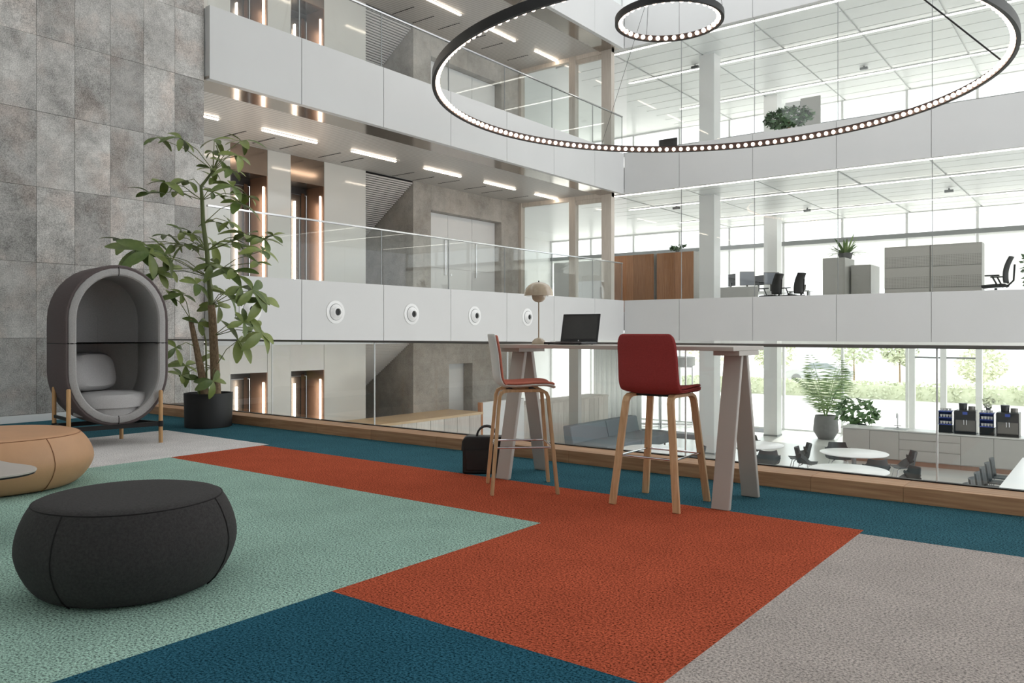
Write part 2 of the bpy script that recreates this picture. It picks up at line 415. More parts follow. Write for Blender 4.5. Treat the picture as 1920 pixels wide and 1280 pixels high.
# ================================================================== ATRIUM STRUCTURE
YB = [6.9, 8.63, 10.53, 12.43, 14.33, 16.23, 18.13, 19.69]
XB = [-11.1, -9.43, -7.42, -5.39, -3.37, -1.35, .67, 2.69, 4.71, 6.73]
LV = {2: 'lower', 3: 'middle', 4: 'upper'}
for k in (2, 3, 4):
    zb, zt = FB[k], FT[k]
    p = struct('wall_parapet', bx(XF - .28, 6.9, zb + .06, XF - .12, YF + .16, zt - .02), 'parapet', LV[k] + ' white panelled parapet on the lift side of the atrium', 'parapet')
    for a, b in zip(YB[:-1], YB[1:]):
        bx(XF - .12, a + .005, zb, XF, b - .005, zt).obj('panel', 'parapet', p, bevel=.004)
    p = struct('wall_parapet', bx(XF + .02, YF + .12, zb + .06, 6.73, YF + .28, zt - .02), 'parapet', LV[k] + ' grey-white panelled parapet on the office side of the atrium', 'parapet')
    for a, b in zip(XB[:-1], XB[1:]):
        bx(a + .005, YF, zb, b - .005, YF + .12, zt).obj('panel', 'parapet', p, bevel=.004)
    # slabs
    struct('floor', bx(XL - 4, 5.5, zb + .3, XF - .29, YF + .1, FL[k]), 'office_floor', LV[k] + ' corridor floor slab along the lift wall', 'floor')
    struct('floor', bx(-20, YF + .29, zb + .3, 6.7, YO + .1, FL[k]), 'office_floor', LV[k] + ' office floor slab behind the parapet', 'floor')
    # corridor ceiling below this slab
    c = struct('ceiling', bx(XL, 5.5, zb + .06, XF - .70, YF - .05, zb + .12), 'slat_ceiling', LV[k] + ' slatted grey metal ceiling above the lift corridor', 'ceiling')
    bx(XF - .69, 6.9, zb + .012, XF - .02, YF - .02, zb + .05).obj('soffit_strip', 'soffit_metal', c)
    # office ceiling
    c = struct('ceiling', bx(-20, YF + .30, zb + .13, 6.7, YO, zb + .2), 'office_ceiling', LV[k] + ' white metal office ceiling behind the parapet', 'ceiling')
    if k > 2:
        pn = bx(.03, .02, 0, 2.02, .72, .04).mesh('panel'); pn.materials.append(MATS['office_ceiling'])
        for i in range(9):
            for j in range(12):
                o = bpy.data.objects.new('panel', pn); C.objects.link(o); o.parent = c
                o.location = (-13.77 + 2.05 * i, 20.15 + .735 * j, zb + .085 + .006 * ((i * 5 + j * 3) % 3))
    # strip light along the office glass
    t = thing('strip_light', 'long thin white light line under the ' + LV[k] + ' office parapet', 'light', (0, 0, 0))
    bx(-11.6, 19.98, zb + .03, 6.5, 20.05, zb + .06).obj('housing', 'frame_white', t)
    bx(-11.6, 19.985, zb + .012, 6.5, 20.045, zb + .029).obj('diffuser', 'led_white', t)
    if k > 2:
        for q, yy in enumerate((22.7, 26.4)):
            t = thing('strip_light', ('nearer' if q == 0 else 'farther') + ' ceiling light line across the office below the ' + LV[k] + ' parapet', 'light', (0, 0, 0))
            bx(-12.6, yy - .04, zb + .062, 5.5, yy + .04, zb + .08).obj('housing', 'frame_white', t)
            bx(-12.6, yy - .035, zb + .045, 5.5, yy + .035, zb + .0615).obj('diffuser', 'led_white', t)
struct('floor', bx(-24, -6, G - .3, 8, YO + .15, G), 'pale_floor', 'pale polished ground floor of the atrium', 'floor')
struct('wall_far', bx(-20.3, YF + .2, G, -20, YO, 11), 'white_paint', 'white end wall of the offices far left', 'wall')
struct('wall_under', bx(XW - .5, 6.3, G, 5, 6.5, -.31), 'white_paint', 'white wall below the mezzanine edge', 'wall')
struct('ground', bx(-80, YO + .16, G - .4, 60, 110, G - .02), 'pavement', 'pale sunlit paving outside the ground floor windows', 'ground')

struct('sun_shield_tower', bx(-24, YF + .02, FT[4] - .01, 9, YO + .1, 26), 'white_paint', 'unseen block added above the offices to keep sun off the mezzanine', 'wall')  # added out of view; its shadow keeps the sun off the mezzanine
struct('light_shield_right', bx(9, -4.3, G, 9.3, 9.5, 15), 'white_paint', 'unseen white wall added far right to dim the office parapet', 'wall')  # added out of view so less side daylight reaches the office parapet
struct('ceiling', bx(XW - .5, -4.3, 13, 9, 12.5, 13.3), 'white_paint', 'unseen high ceiling added over the mezzanine to cut sky light', 'ceiling')  # added out of view; holds back sky light from overhead
# lift wall, one storey
def storey(zf, zc, nm, ground=False):
    wl = thing('wall_lift', nm + ' lift wall of pale glass panels', 'wall', (0, 0, 0), kind='structure')
    for a, b in ((5.5, 9.58), (10.49, 11.09), (12.03, 13.30)):
        bx(XL - .12, a, zf, XL, b, zc).obj('panel', 'back_glass', wl, bevel=.003)
    hd = zf + 2.78 if not ground else .30
    for i, (a, b) in enumerate(((9.58, 10.49), (11.09, 12.03))):
        e = thing('door_%d' % (i + 1), ('left' if i == 0 else 'right') + ' lift with steel doors and light strips on the ' + nm + ' floor', 'lift', (XL, a, zf), kind='structure')
        W = b - a; H = hd - zf
        bx(-.1, .005, H, -.01, W - .005, zc - zf).obj('header', 'white_paint' if ground else 'bronze', e)
        bx(-.62, 0, H, -.1, W, H + .04).obj('lintel', 'lift_steel', e)
        bx(-.62, W - .02, 0, -.005, W - .002, H).obj('jamb', 'copper_panel', e)
        bx(-.62, .002, 0, -.005, .02, H).obj('jamb', 'lift_steel', e)
        bx(-.68, .02, 0, -.625, W * .38, H - .16).obj('door_leaf', 'machine_dark', e, bevel=.004)
        bx(-.69, W * .385, 0, -.63, W - .02, H - .16).obj('door_leaf', 'lift_steel', e, bevel=.004)
        bx(-.70, .02, H - .155, -.62, W - .02, H).obj('transom', 'machine_dark', e)
        bx(-.63, W * .40, 0, -.605, W * .45, H - .1).obj('door_edge', 'chrome', e)
        bx(-.13, W - .04, .0, -.10, W - .021, H - .22).obj('light_strip', 'led_warm', e)
        bx(-.62, W * .60, .0, -.60, W * .63, H - .32).obj('light_strip', 'led_warm', e)
        bx(-.62, W * .80, .0, -.60, W * .9, H - .12).obj('trim_bar', 'bronze', e)
    # stair recess
    st = thing('wall_stair', nm + ' stair recess with sloping slatted soffit in the lift wall', 'wall', (0, 0, 0), kind='structure')
    n = 56; L = 3.3
    for i in range(n):
        xa = XL - .02 - L * i / n; za = zc - .02 - .70 * (XL - xa)
        bx(xa - .042, 13.31, za - .05, xa, 14.93, za - .014).obj('slat', 'slat_grey', st)
    mb = MB(); mb.add([(XL - .02, 13.3, zc - .0), (XL - 3.4, 13.3, zc - 2.38), (XL - 3.4, 13.3, zc), (XL - .02, 14.94, zc - .0), (XL - 3.4, 14.94, zc - 2.38), (XL - 3.4, 14.94, zc)], [(0, 1, 2), (5, 4, 3), (0, 3, 4, 1), (1, 4, 5, 2), (2, 5, 3, 0)]); mb.obj('soffit', 'machine_dark', st)
    bx(XL - 3.5, 13.2, zf, XL - 3.4, 15, zc).obj('back_panel', 'concrete', st)
    bx(XL - 3.4, 13.2, zf, XL - .13, 13.3, zc).obj('side_panel', 'white_paint', st)
    cw = thing('wall_concrete', nm + ' grey concrete portal wall beside the stair', 'wall', (0, 0, 0), kind='structure')
    if ground:
        parts = [(14.94, 16.33, zf, zc), (17.32, 19.5, zf, zc), (16.33, 17.32, .30, zc)]
    else:
        parts = [(14.94, 15.61, zf, zc), (18.65, 19.5, zf, zc), (15.61, 17.13, zf + 2.68, zc), (17.13, 18.65, zf + 2.68, zc)]
    for a, b, z0, z1 in parts:
        bx(XL - .34, a + .002, z0, XL, b - .002, z1).obj('slab', 'concrete', cw, bevel=.004)
    bx(XL - 3.4, 14.95, zf, XL - .345, 15.2, zc).obj('slab', 'concrete', cw)
    if ground:
        d = thing('door_niche', 'white door set in the concrete niche on the ground floor', 'door', (0, 0, 0), kind='structure')
        bx(XL - .40, 16.2, zf, XL - .345, 17.5, .3).obj('leaf', 'white_paint', d)
    else:
        d = thing('door_4', 'white triple-leaf cupboard doors in the ' + nm + ' concrete portal', 'door', (0, 0, 0), kind='structure')
        ys = [15.62, 16.55, 17.58, 18.64]
        for a, b in zip(ys[:-1], ys[1:]):
            lf = bx(XL - .30, a + .008, zf + .01, XL - .24, b - .008, zf + 2.67).obj('leaf', 'white_paint', d, bevel=.004)
            bx(XL - .2405, a + .05, zf + 1.18, XL - .236, b - .05, zf + 1.19).obj('groove', 'grey_laminate', lf)
        for y in (16.40, 17.72):
            MB().tube([(XL - .24, y, zf + 1.0), (XL - .19, y, zf + 1.0), (XL - .19, y, zf + 1.95), (XL - .24, y, zf + 1.95)], .016, 8).obj('handle', 'chrome', d, True)
        MB().tube([(XL - .24, 16.66, zf + 1.02), (XL - .215, 16.66, zf + 1.02)], .03, 12).obj('lock', 'chrome', d, True)
    # glazed partition closing the corridor
    if ground:
        struct('wall_post', bx(-12.82, 19.5, zf, -12.50, 19.68, zc + .02), 'grey_laminate', 'grey square post between reception desk and sofa on the ground floor', 'post'); return
    pt = thing('window_1' if not ground else 'window_2', nm + ' glazed partition with oak posts at the end of the corridor', 'partition', (0, 0, 0), kind='structure')
    for x0, x1, m in ((-14.66, -14.55, 'door_post'), (-12.82, -12.60, 'door_post'), (-11.72, -11.40, 'door_post' if not ground else 'white_paint')):
        bx(x0, 19.5, zf, x1, 19.68, zc + .02).obj('post', m, pt, bevel=.004)
    bx(-14.55, 19.52, zc - .12, -11.40, 19.66, zc + .02).obj('head_rail', 'door_post', pt)
    for x0, x1 in ((-14.55, -12.82), (-12.6, -11.72)):
        bx(x0 + .005, 19.58, zf, x1 - .005, 19.6, zc - .12).obj('glass_pane', 'office_glass', pt)
    if not ground:
        bx(-12.6, 19.55, zc - .24, -11.72, 19.63, zc - .12).obj('door_rail', 'door_post', pt)
storey(G, FB[2] + .06, 'ground', True)
storey(FL[2], FB[3] + .06, 'middle')
storey(FL[3], FB[4] + .06, 'top')
struct('wall_upper', bx(XL - .12, 5.5, FL[4], XL, YF, 13.5), 'white_paint', 'white wall above the highest corridor', 'wall')

# glass balustrades on the lift side
for k in (2, 3, 4):
    g = thing('glass_balustrade', 'glass balustrade with bright slim rail on the ' + LV[k] + ' lift parapet', 'balustrade', (0, 0, 0))
    for a, b in zip(YB[:-1], YB[1:]):
        bx(XF - .075, a + .008, FT[k] - .02, XF - .055, b - .008, FT[k] + 1.03).obj('glass_pane', 'clear_glass', g)
        bx(XF - .073, b - .007, FT[k], XF - .057, b + .007, FT[k] + 1.03).obj('joint_strip', 'frame_grey', g)
    bx(XF - .09, 6.9, FT[k] + 1.03, XF - .04, YF, FT[k] + 1.06).obj('handrail', 'chrome', g, bevel=.004)
# office glass
for k, top in ((2, FB[3]), (3, FB[4])):
    g = thing('window_3' if k == 2 else 'window_4', 'full-height office glazing on the ' + LV[k] + ' parapet', 'window', (0, 0, 0), kind='structure')
    for a, b in zip(XB[:-1], XB[1:]):
        bx(a + .008, YF + .13, FT[k] - .03, b - .008, YF + .15, top + .02).obj('glass_pane', 'office_glass', g)
        bx(b - .007, YF + .132, FT[k], b + .007, YF + .148, top).obj('joint_strip', 'frame_grey', g)

# columns
for k, (z0, z1) in {1: (G, FB[2] + .15), 2: (FL[2], FB[3] + .1), 3: (FL[3], FB[4] + .1)}.items():
    nm = {1: 'ground', 2: 'middle', 3: 'top'}[k]
    for i, (x, y) in enumerate(((-9.56, 22.0), (-9.5, 27.1), (-1.3, 27.1))):
        lab = ['square white column near the atrium edge on the %s floor', 'square white column near the facade on the %s floor, behind the nearer one', 'square white column near the facade at the right on the %s floor'][i] % nm
        t = thing('column', lab, 'column', (x, y, z0), 0, 'building columns', 'structure')
        bx(-.23, -.23, 0, .23, .23, z1 - z0).obj('shaft', 'white_paint', t, bevel=.006)
        bx(-.24, -.24, 0, .24, .24, .05).obj('foot', 'frame_grey', t)

# facade
def facade(zf, zc, n, nm, ground=False):
    f = thing('window_%d' % n, nm + ' glazed outer facade with white mullions', 'window', (0, 0, 0), kind='structure')
    xs = [-19.96 + 2.04 * i for i in range(14)]
    for x in xs: bx(x - .04, YO - .06, zf, x + .04, YO + .06, zc).obj('mullion', 'frame_white', f)
    bx(-20, YO - .05, zf, 6.6, YO + .05, zf + (.05 if ground else .35)).obj('sill', 'frame_white', f)
    bx(-20, YO - .05, zc - (.42 if ground else .06), 6.6, YO + .05, zc).obj('head_rail', 'frame_white', f)
    if not ground: bx(-20, YO - .07, zf + 2.55, 6.6, YO + .05, zf + 2.70).obj('transom', 'frame_grey', f)
    for a, b in zip(xs[:-1], xs[1:]):
        bx(a + .045, YO - .01, zf + .05, b - .045, YO + .01, zc - .06).obj('glass_pane', 'window_glass', f)
        if not ground:
            bx(a + .05, YO - .055, zf + .9 + random.choice((0, .2, .7)), b - .05, YO - .045, zf + 2.55).obj('roller_blind', 'blind', f)
    if ground:
        for x in (-5.52, -4.6, -3.6):
            bx(x - .09, YO - .08, zf, x + .09, YO + .06, zc).obj('door_post', 'frame_white', f)
        for x0, x1 in ((-5.43, -4.69), (-4.51, -3.69)):
            bx(x0, YO - .07, .32, x1, YO + .05, .38).obj('door_rail', 'frame_grey', f)
            bx(x0, YO - .07, zf, x1, YO + .05, zf + .12).obj('door_rail', 'frame_white', f)
facade(G, FB[2] + .13, 5, 'ground floor', True)
facade(FL[2], FB[3] + .13, 6, 'middle floor')
facade(FL[3], FB[4] + .13, 7, 'top floor')

# corridor ceiling light bars and slot vents
bar = None
for k, z in ((2, FB[2] + .06), (3, FB[3] + .06), (4, FB[4] + .06)):
    nm = {2: 'ground', 3: 'lower', 4: 'upper'}[k]  # ground row is added fill light for the lobby, mostly hidden by the parapet
    for i in range(6):
        y = 7.10 + 2.262 * i; lab = ORD[i] + ' warm light bar from the stone wall on the ' + nm + ' corridor ceiling'
        if bar is None:
            bar = thing('ceiling_light', lab, 'light', (-13.25, y, z), 0, 'light bars on the corridor ceilings')
            bx(-.033, 0, -.012, .033, 1.32, -.001).obj('housing', 'frame_white', bar)
            bx(-.024, .005, -.032, .024, 1.315, -.0125).obj('diffuser', 'led_warm', bar)
        else: dup(bar, (-13.25, y, z), 0, lab)
vent = None
for k, z in ((3, FB[3] + .06), (4, FB[4] + .06)):
    nm = 'lower' if k == 3 else 'upper'
    ys = [8.1, 9.26, 9.93, 10.6, 11.64, 12.3, 14.15, 14.87, 15.6, 16.66, 17.4, 18.6]
    for i, y in enumerate(ys):
        lab = ORD[i] + ' thin slot air vent from the stone wall on the %s corridor ceiling' % nm
        xx = -14.38 if i != 6 and i != 7 else -14.6
        if vent is None:
            vent = thing('slot_vent', lab, 'vent', (xx, y, z), 0, 'slot vents on the corridor ceilings')
            for q in range(11): bx(.07 * q, -.018, -.006, .07 * q + .045, .018, -.001).obj('slot', 'black_metal', vent)
        else: dup(vent, (xx, y, z), 0, lab)

# round air nozzles in the lower parapet
nz = None
for i, y in enumerate((7.62, 9.36, 11.27, 13.19, 15.11, 17.02, 18.9)[:5]):
    lab = ORD[i] + ' round white air nozzle from the stone wall in the lower parapet'
    if nz is None:
        nz = thing('air_nozzle', lab, 'air nozzle', (XF, y, 1.52), 0, 'round air nozzles')
        R = Matrix.Rotation(PI / 2, 4, 'Y')
        a = MB(); a.M = R; a.lathe([(.205, 0), (.205, .012), (.15, .022), (.145, .01)], 40).obj('flange', 'frame_white', nz, True)
        a = MB(); a.M = R; a.lathe([(.135, .001), (.14, .03), (.11, .05), (.085, .075), (.065, .08), (.062, .03)], 36).obj('cone', 'white_paint', nz, True)
        a = MB(); a.M = R; a.lathe([(.146, .012), (.146, .0235), (.138, .0235), (.138, .012)], 40).obj('shadow_ring', 'frame_grey', nz, True)  # grey ring drawn in place of the shadow line round the cone
        a = MB(); a.M = R; a.lathe([(.062, .02), (.055, .055), (.01, .058)], 28).obj('bore', 'black_metal', nz, True)
    else: dup(nz, (XF, y, 1.52), 0, lab)

# ================================================================== RING LIGHTS
def ring(label, cx, cy, z, R, n, h, apex):
    t = thing('ring_light', label, 'pendant light', (cx, cy, z))
    seg = max(64, int(n * .9)); a = MB(); pr = [(R + .045, 0), (R + .045, h), (R, h), (R, 0)]
    vs = []; fs = []
    for k in range(seg):
        q = 2 * PI * k / seg
        for r, zz in pr: vs.append((r * math.cos(q), r * math.sin(q), zz))
    for k in range(seg):
        j = (k + 1) % seg
        for m in range(4): fs.append((4 * k + m, 4 * j + m, 4 * j + (m + 1) % 4, 4 * k + (m + 1) % 4))
    a.add(vs, fs).obj('band', 'black_metal', t, True)
    a = MB()
    pr = [(R - .002, .01), (R - .002, h - .01), (R - .014, h - .01), (R - .014, .01)]; vs = []; fs = []
    for k in range(seg):
        q = 2 * PI * k / seg
        for r, zz in pr: vs.append((r * math.cos(q), r * math.sin(q), zz))
    for k in range(seg):
        j = (k + 1) % seg
        for m in range(4): fs.append((4 * k + m, 4 * j + m, 4 * j + (m + 1) % 4, 4 * k + (m + 1) % 4))
    a.add(vs, fs).obj('inner_band', 'led_dark', t, True)
    b = MB().ball((0, 0, 0), .040, 10, 7).mesh('bulb', True); b.materials.append(MATS['bulb_warm'])
    for k in range(n):
        q = 2 * PI * k / n; o = bpy.data.objects.new('bulb', b); C.objects.link(o); o.parent = t
        o.location = ((R - .045) * math.cos(q), (R - .045) * math.sin(q), h * .38)
    for q in (.40, .40 + 2 * PI / 3, .40 + 4 * PI / 3):
        MB().tube([((R + .02) * math.cos(q), (R + .02) * math.sin(q), h), (0, 0, apex - z)], .013 if (R > 2 and q < 1) else .004, 6).obj('cable', 'black_metal', t)
    return t
ring('huge black ring pendant lined with small warm bulbs', -5.62, 12.62, 5.20, 4.48, 180, .14, 9.7)
ring('small black ring pendant with warm bulbs hanging above the huge ring', -6.28, 12.72, 6.55, .89, 36, .11, 13.5)
# ================================================================== FURNITURE ON THE MEZZANINE
# ---- pod chair: local +x is the open front
def pod():
    t = thing('pod_chair', 'tall grey upholstered capsule pod chair on wooden legs', 'chair', (-8.14, 4.04, 0), math.radians(-9))
    Wd, Z0, Z1, DP = 1.0, .195, 1.845, .74
    hw = Wd / 2; cz0 = Z0 + hw * 1.12; cz1 = Z1 - hw * 1.12
    def outline(q, inset=0.0):
        """closed capsule outline, q in 0..1 -> (y, z)"""
        a = hw - inset; e = hw * 1.12 - inset
        n = q * 4 % 4
        if n < 1: th = -PI / 2 + n * PI / 2; return (a * math.cos(th), cz0 + e * math.sin(th))
        if n < 2: return (a, cz0 + (cz1 - cz0) * (n - 1)) if n < 1.5 else (a, cz0 + (cz1 - cz0) * (n - 1))
        if n < 3: th = (n - 2) * PI; return (a * math.cos(th), cz1 + e * math.sin(th))
        th = n - 3; return (-a, cz1 + (cz0 - cz1) * th * 2) if th < .5 else (a * math.cos(PI + (th - .5) * PI), cz0 + e * math.sin(PI + (th - .5) * PI))
    N = 72
    # (x, inset) sections: outside front -> outside back
    def half(secs, z_lo, z_hi, name, mat, parent):
        mb = MB()
        def fn(i, j):
            x, ins = secs[int(round(j * (len(secs) - 1)))]
            y, z = outline(i, ins); return (x, y, min(max(z, z_lo), z_hi))
        mb.grid(fn, N, len(secs), True)
        return mb.obj(name, mat, parent, True)
    mid = 1.045
    osec = [(.0, .035), (.0, .015), (-.02, .0), (-DP + .10, .0), (-DP + .03, .03), (-DP, .10), (-DP, .30), (-DP, .4995)]
    for lo, hi, nm in ((Z0, mid - .003, 'lower'), (mid + .003, Z1, 'upper')):
        s = half(osec, lo, hi, 'shell', 'pod_outer', t)
        half([(.004, .036), (.012, .045), (.012, .095), (0, .108), (-.05, .112)], lo, hi, 'front_rim', 'pod_rim', s)
        half([(-.05, .1121), (-DP + .14, .1121), (-DP + .10, .15), (-DP + .07, .28), (-DP + .06, .4), (-DP + .06, .4995)], lo, hi, 'lining', 'pod_inner', s)
    sm = MB()
    sm.tube([(-DP + .1, -hw + .004, mid), (-.02, -hw + .004, mid), (.0, -hw + .03, mid), (.012, -hw + .06, mid), (.004, -hw + .112, mid), (-DP + .12, -hw + .12, mid), (-DP + .07, -hw + .26, mid), (-DP + .07, hw - .26, mid), (-DP + .12, hw - .12, mid), (.004, hw - .112, mid), (.012, hw - .06, mid), (0, hw - .03, mid), (-.02, hw - .004, mid), (-DP + .1, hw - .004, mid)], .006, 6)
    sm.obj('seam', 'seam_dark', t, True)
    for z, dz in ((Z1 - .035, 1), (Z0 + .035, -1)):
        MB().tube([(.0, 0, z + dz * .01), (.014, 0, z - dz * .01), (.014, 0, z - dz * .055), (.0, 0, z - dz * .075)], .004, 6).obj('seam', 'seam_dark', t, True)
    # seat cushion: rounded lens clipped to the shell
    mb = MB()
    def seat(i, j):
        th = i * 2 * PI; r = (1, .99, .9, .6, .0)[int(round(j * 4))]; z = (-.07, .015, .06, .085, .092)[int(round(j * 4))]
        return (-.31 + .33 * r * math.cos(th), .39 * r * math.sin(th), .455 + z)
    mb.grid(seat, 32, 5, True); mb.add([seat(k / 32, 0) for k in range(32)], [tuple(range(32))])
    mb.obj('seat_cushion', 'pod_cushion', t, True)
    bw = MB()
    def infill(i, j):
        th = i * 2 * PI; r = (1, 1)[int(round(j))]; return (-.31 + .31 * math.cos(th), .33 * math.sin(th), .30 + .1 * j)
    bw.grid(infill, 32, 2, True).obj('seat_base', 'pod_inner', t, True)
    # leaning back cushion
    cb = MB(); cb.M = Matrix.Translation((-.42, -.14, .745)) @ Matrix.Rotation(math.radians(28), 4, 'Z') @ Matrix.Rotation(math.radians(-14), 4, 'Y')
    
    def cush(i, j):
        th = i * 2 * PI; k = [0, .55, .85, 1, 1, .85, .55, 0][int(round(j * 7))]; x_ = [.05, .075, .07, .03, -.03, -.07, -.075, -.05][int(round(j * 7))]
        q = 1.0 / (abs(math.cos(th)) ** 3.4 + abs(math.sin(th)) ** 3.4) ** (1 / 3.4)
        return (x_, .29 * k * q * math.cos(th), .20 * k * q * math.sin(th))
    cb.grid(cush, 36, 8, True); cb.obj('back_cushion', 'pod_cushion', t, True)
    # legs and steel frame
    legs = [(.03, -.47), (.05, .40), (-.48, -.47), (-.55, .20)]
    for i, (x, y) in enumerate(legs):
        top = (.60, .55, .60, .30)[i]
        MB().tube([(x, y, 0), (x, y, top - .01), (x, y, top)], [.021, .021, .014], 12).obj('leg', 'oak_leg', t, True)
    zf = .20
    for p, q in ((legs[0], legs[1]), (legs[1], legs[3]), (legs[3], legs[2]), (legs[2], legs[0])):
        MB().beam((*p, zf), (*q, zf), .02, .045).obj('frame_bar', 'black_metal', t)
    MB().beam((-.48, -.47, .30), (.03, -.47, .30), .02, .03).obj('frame_bar', 'black_metal', t)
    for x, y in legs[:3]: MB().tube([(x, y, zf - .03), (x, y, zf + .03)], .026, 12).obj('collar', 'black_metal', t, True)
    return t
pod()

# ---- poufs
def pouf(name, label, loc, rz, R, H, mat, smat, sq, seams):
    t = thing(name, label, 'pouf', loc, rz)
    prof = [(R * .70, 0), (R * .78, .006), (R * .86, H * .09), (R * .95, H * .26), (R * .995, H * .42), (R, H * .52), (R * .975, H * .68), (R * .915, H * .84), (R * .86, H * .935), (R * .82, H * .968), (R * .74, H * .985), (R * .4, H), (0.001, H * 1.002)]
    MB().lathe(prof, 64, sq).obj('body', mat, t, True, sub=1)
    for a in seams:
        pts = []
        for r, z in prof[1:9]:
            q = 1.0 / (abs(math.cos(a)) ** (2 + sq) + abs(math.sin(a)) ** (2 + sq)) ** (1 / (2 + sq)) if sq else 1
            pts.append((r * q * math.cos(a) * .998, r * q * math.sin(a) * .998, z))
        MB().tube(pts, .0035, 6).obj('seam', smat, t, True)
    pts = []
    for k in range(72):
        a = 2 * PI * k / 72; q = 1.0 / (abs(math.cos(a)) ** (2 + sq) + abs(math.sin(a)) ** (2 + sq)) ** (1 / (2 + sq)) if sq else 1
        pts.append((R * .852 * q * math.cos(a), R * .852 * q * math.sin(a), H * .937))
    MB().tube(pts, .0035, 6, True).obj('seam', smat, t, True)
pouf('round_pouf', 'dark charcoal fabric round pouf in the foreground', (-3.612, 1.847, 0), .3, .455, .425, 'black_fabric', 'seam_dark', .12, (-1.48, .31, 1.7, 3.2))
pouf('leather_pouf', 'tan leather round pouf cut by the left picture edge', (-6.70, 2.395, 0), .0, .65, .415, 'tan_leather', 'tan_stitch', .2, (.25, 1.7, 3.3, 5.0))
# ---- low side table
t = thing('side_table', 'low side table with warm grey rounded top before the leather pouf', 'table', (-5.18, 1.62, 0), .64)
poly = []
for k in range(48):
    a = 2 * PI * k / 48; r = .40 * (1 + .16 * math.cos(3 * a)); poly.append((r * math.cos(a), r * math.sin(a)))
MB().prism(poly, .372, .384).obj('top', 'taupe_paint', t, bevel=.003)
MB().prism([(x * .985, y * .985) for x, y in poly], .362, .3715).obj('edge', 'black_metal', t)
MB().tube([(-.05, 0, .01), (-.05, 0, .362)], .022, 12).obj('pedestal', 'bronze', t, True)
MB().lathe([(.2, 0), (.2, .008), (.03, .014)], 32).obj('base', 'black_metal', t, True)

# ---- planter with umbrella tree
px, py = -8.95, 5.55
t = thing('planter_pot', 'black cylindrical planter beside the oak ledge', 'planter', (px, py, 0))
MB().lathe([(.265, 0), (.275, .006), (.285, .41), (.282, .415), (.268, .415), (.262, .36)], 48).obj('pot', 'planter_black', t, True)
MB().lathe([(.262, .35), (.15, .372), (.001, .366)], 32).obj('soil', 'soil', t, True)
tree = thing('umbrella_tree', 'tall indoor umbrella tree with drooping leaf clusters in the black planter', 'plant', (px, py, .36))
fw = Vector((-math.sin(YAW), math.cos(YAW), 0)); rt = Vector((math.cos(YAW), math.sin(YAW), 0))
DD = 9.82                                              # distance of the trunk from the viewer's spot: lets the measured sprig positions be given as (sideways, height)
def at(u, v, dep=0.0):
    k = (DD + dep) / 1498.0
    p = fw * (DD + dep) + rt * ((u - 960) * k) + Vector((0, 0, 1.15 + (624 - v) * k))
    return p - Vector((px, py, .36))
tr1 = [at(405, 742), at(403, 690, .0), at(400, 630, .02), at(398, 590, .02), at(396, 572, .02)]
MB().tube(tr1, [.062, .055, .05, .047, .042], 12).obj('trunk', 'bark', tree, True)
st1 = [at(396, 574, .02), at(392, 520), at(388, 470), at(381, 420, -.02), at(379, 375), at(377, 350), at(400, 320, .03), at(412, 290, .05), at(405, 272, .05)]
MB().tube(st1, [.034, .03, .028, .026, .024, .02, .014, .01, .006], 10).obj('stem', 'leaf_stalk', tree, True)
tr2 = [at(384, 742, -.06), at(378, 700, -.06), at(368, 650, -.08), at(360, 612, -.1), at(357, 598, -.1)]
MB().tube(tr2, [.05, .045, .036, .03, .026], 10).obj('trunk', 'bark', tree, True)
MB().tube([at(388, 742, .08), at(387, 690, .08), at(386, 640, .1), at(380, 610, .1)], [.014, .012, .01, .006], 8).obj('stem', 'leaf_stalk', tree, True)
random.seed(5)
def leafmesh(L, Wd, bend):
    mb = MB(); n = 7
    def fn(i, j):
        s = j; w_ = Wd * math.sin(PI * min(1, s ** 1.25 * .96 + .015)) ** .65; y = (i - .5) * 2
        return (L * s, y * w_, -bend * L * s * s + abs(y) * w_ * .28)
    mb.grid(fn, 3, n); me = mb.mesh('leaf', True); me.materials.append(MATS['leaf']); return me
leaves = [leafmesh(.27, .052, .25), leafmesh(.24, .056, .4), leafmesh(.30, .058, .5), leafmesh(.21, .05, .2)]
CL = [(297, 266, 0, .9), (340, 268, 1, .8), (402, 270, 0, .8), (452, 272, 0, .9), (399, 292, 0, .6), (447, 300, 1, .9), (413, 310, 1, .6), (395, 324, 0, .8), (432, 325, 0, .8),
      (309, 350, 0, .9), (350, 347, 0, .9), (281, 370, 0, .8), (331, 368, 0, .8), (404, 345, 1, .8), (436, 358, 1, .9), (399, 368, 1, .7), (446, 388, 1, .9), (462, 376, 0, .8),
      (404, 424, 0, .8), (429, 424, 1, .7), (234, 462, 0, 1.15), (254, 476, 2, 1.25), (280, 482, 2, 1.25), (298, 466, 1, .9), (316, 450, 0, .9), (343, 444, 1, .8), (361, 446, 1, .7),
      (309, 484, 2, .9), (350, 466, 0, .9), (399, 466, 1, .9), (436, 462, 0, .9), (463, 449, 0, .9), (496, 456, 1, 1.0), (512, 450, 0, .8), (467, 471, 1, .9), (492, 478, 1, .9), (482, 500, 1, .9),
      (297, 520, 2, .9), (319, 512, 2, .7), (395, 505, 1, .9), (412, 505, 2, .8), (440, 515, 1, 1.0), (316, 560, 1, .6), (342, 560, 1, .8), (368, 540, 1, .8), (399, 544, 1, .8), (424, 558, 1, .9),
      (410, 582, 2, .9), (452, 546, 2, 1.0), (474, 552, 2, 1.0), (490, 570, 2, .9), (372, 614, 2, .8), (456, 612, 2, .8), (474, 622, 2, .9), (446, 646, 2, 1.1), (490, 632, 2, .9),
      (329, 660, 2, .7), (399, 672, 1, .7), (348, 694, 1, .8), (340, 712, 1, .7), (377, 720, 2, .8), (399, 722, 2, .8)]
nl = 0
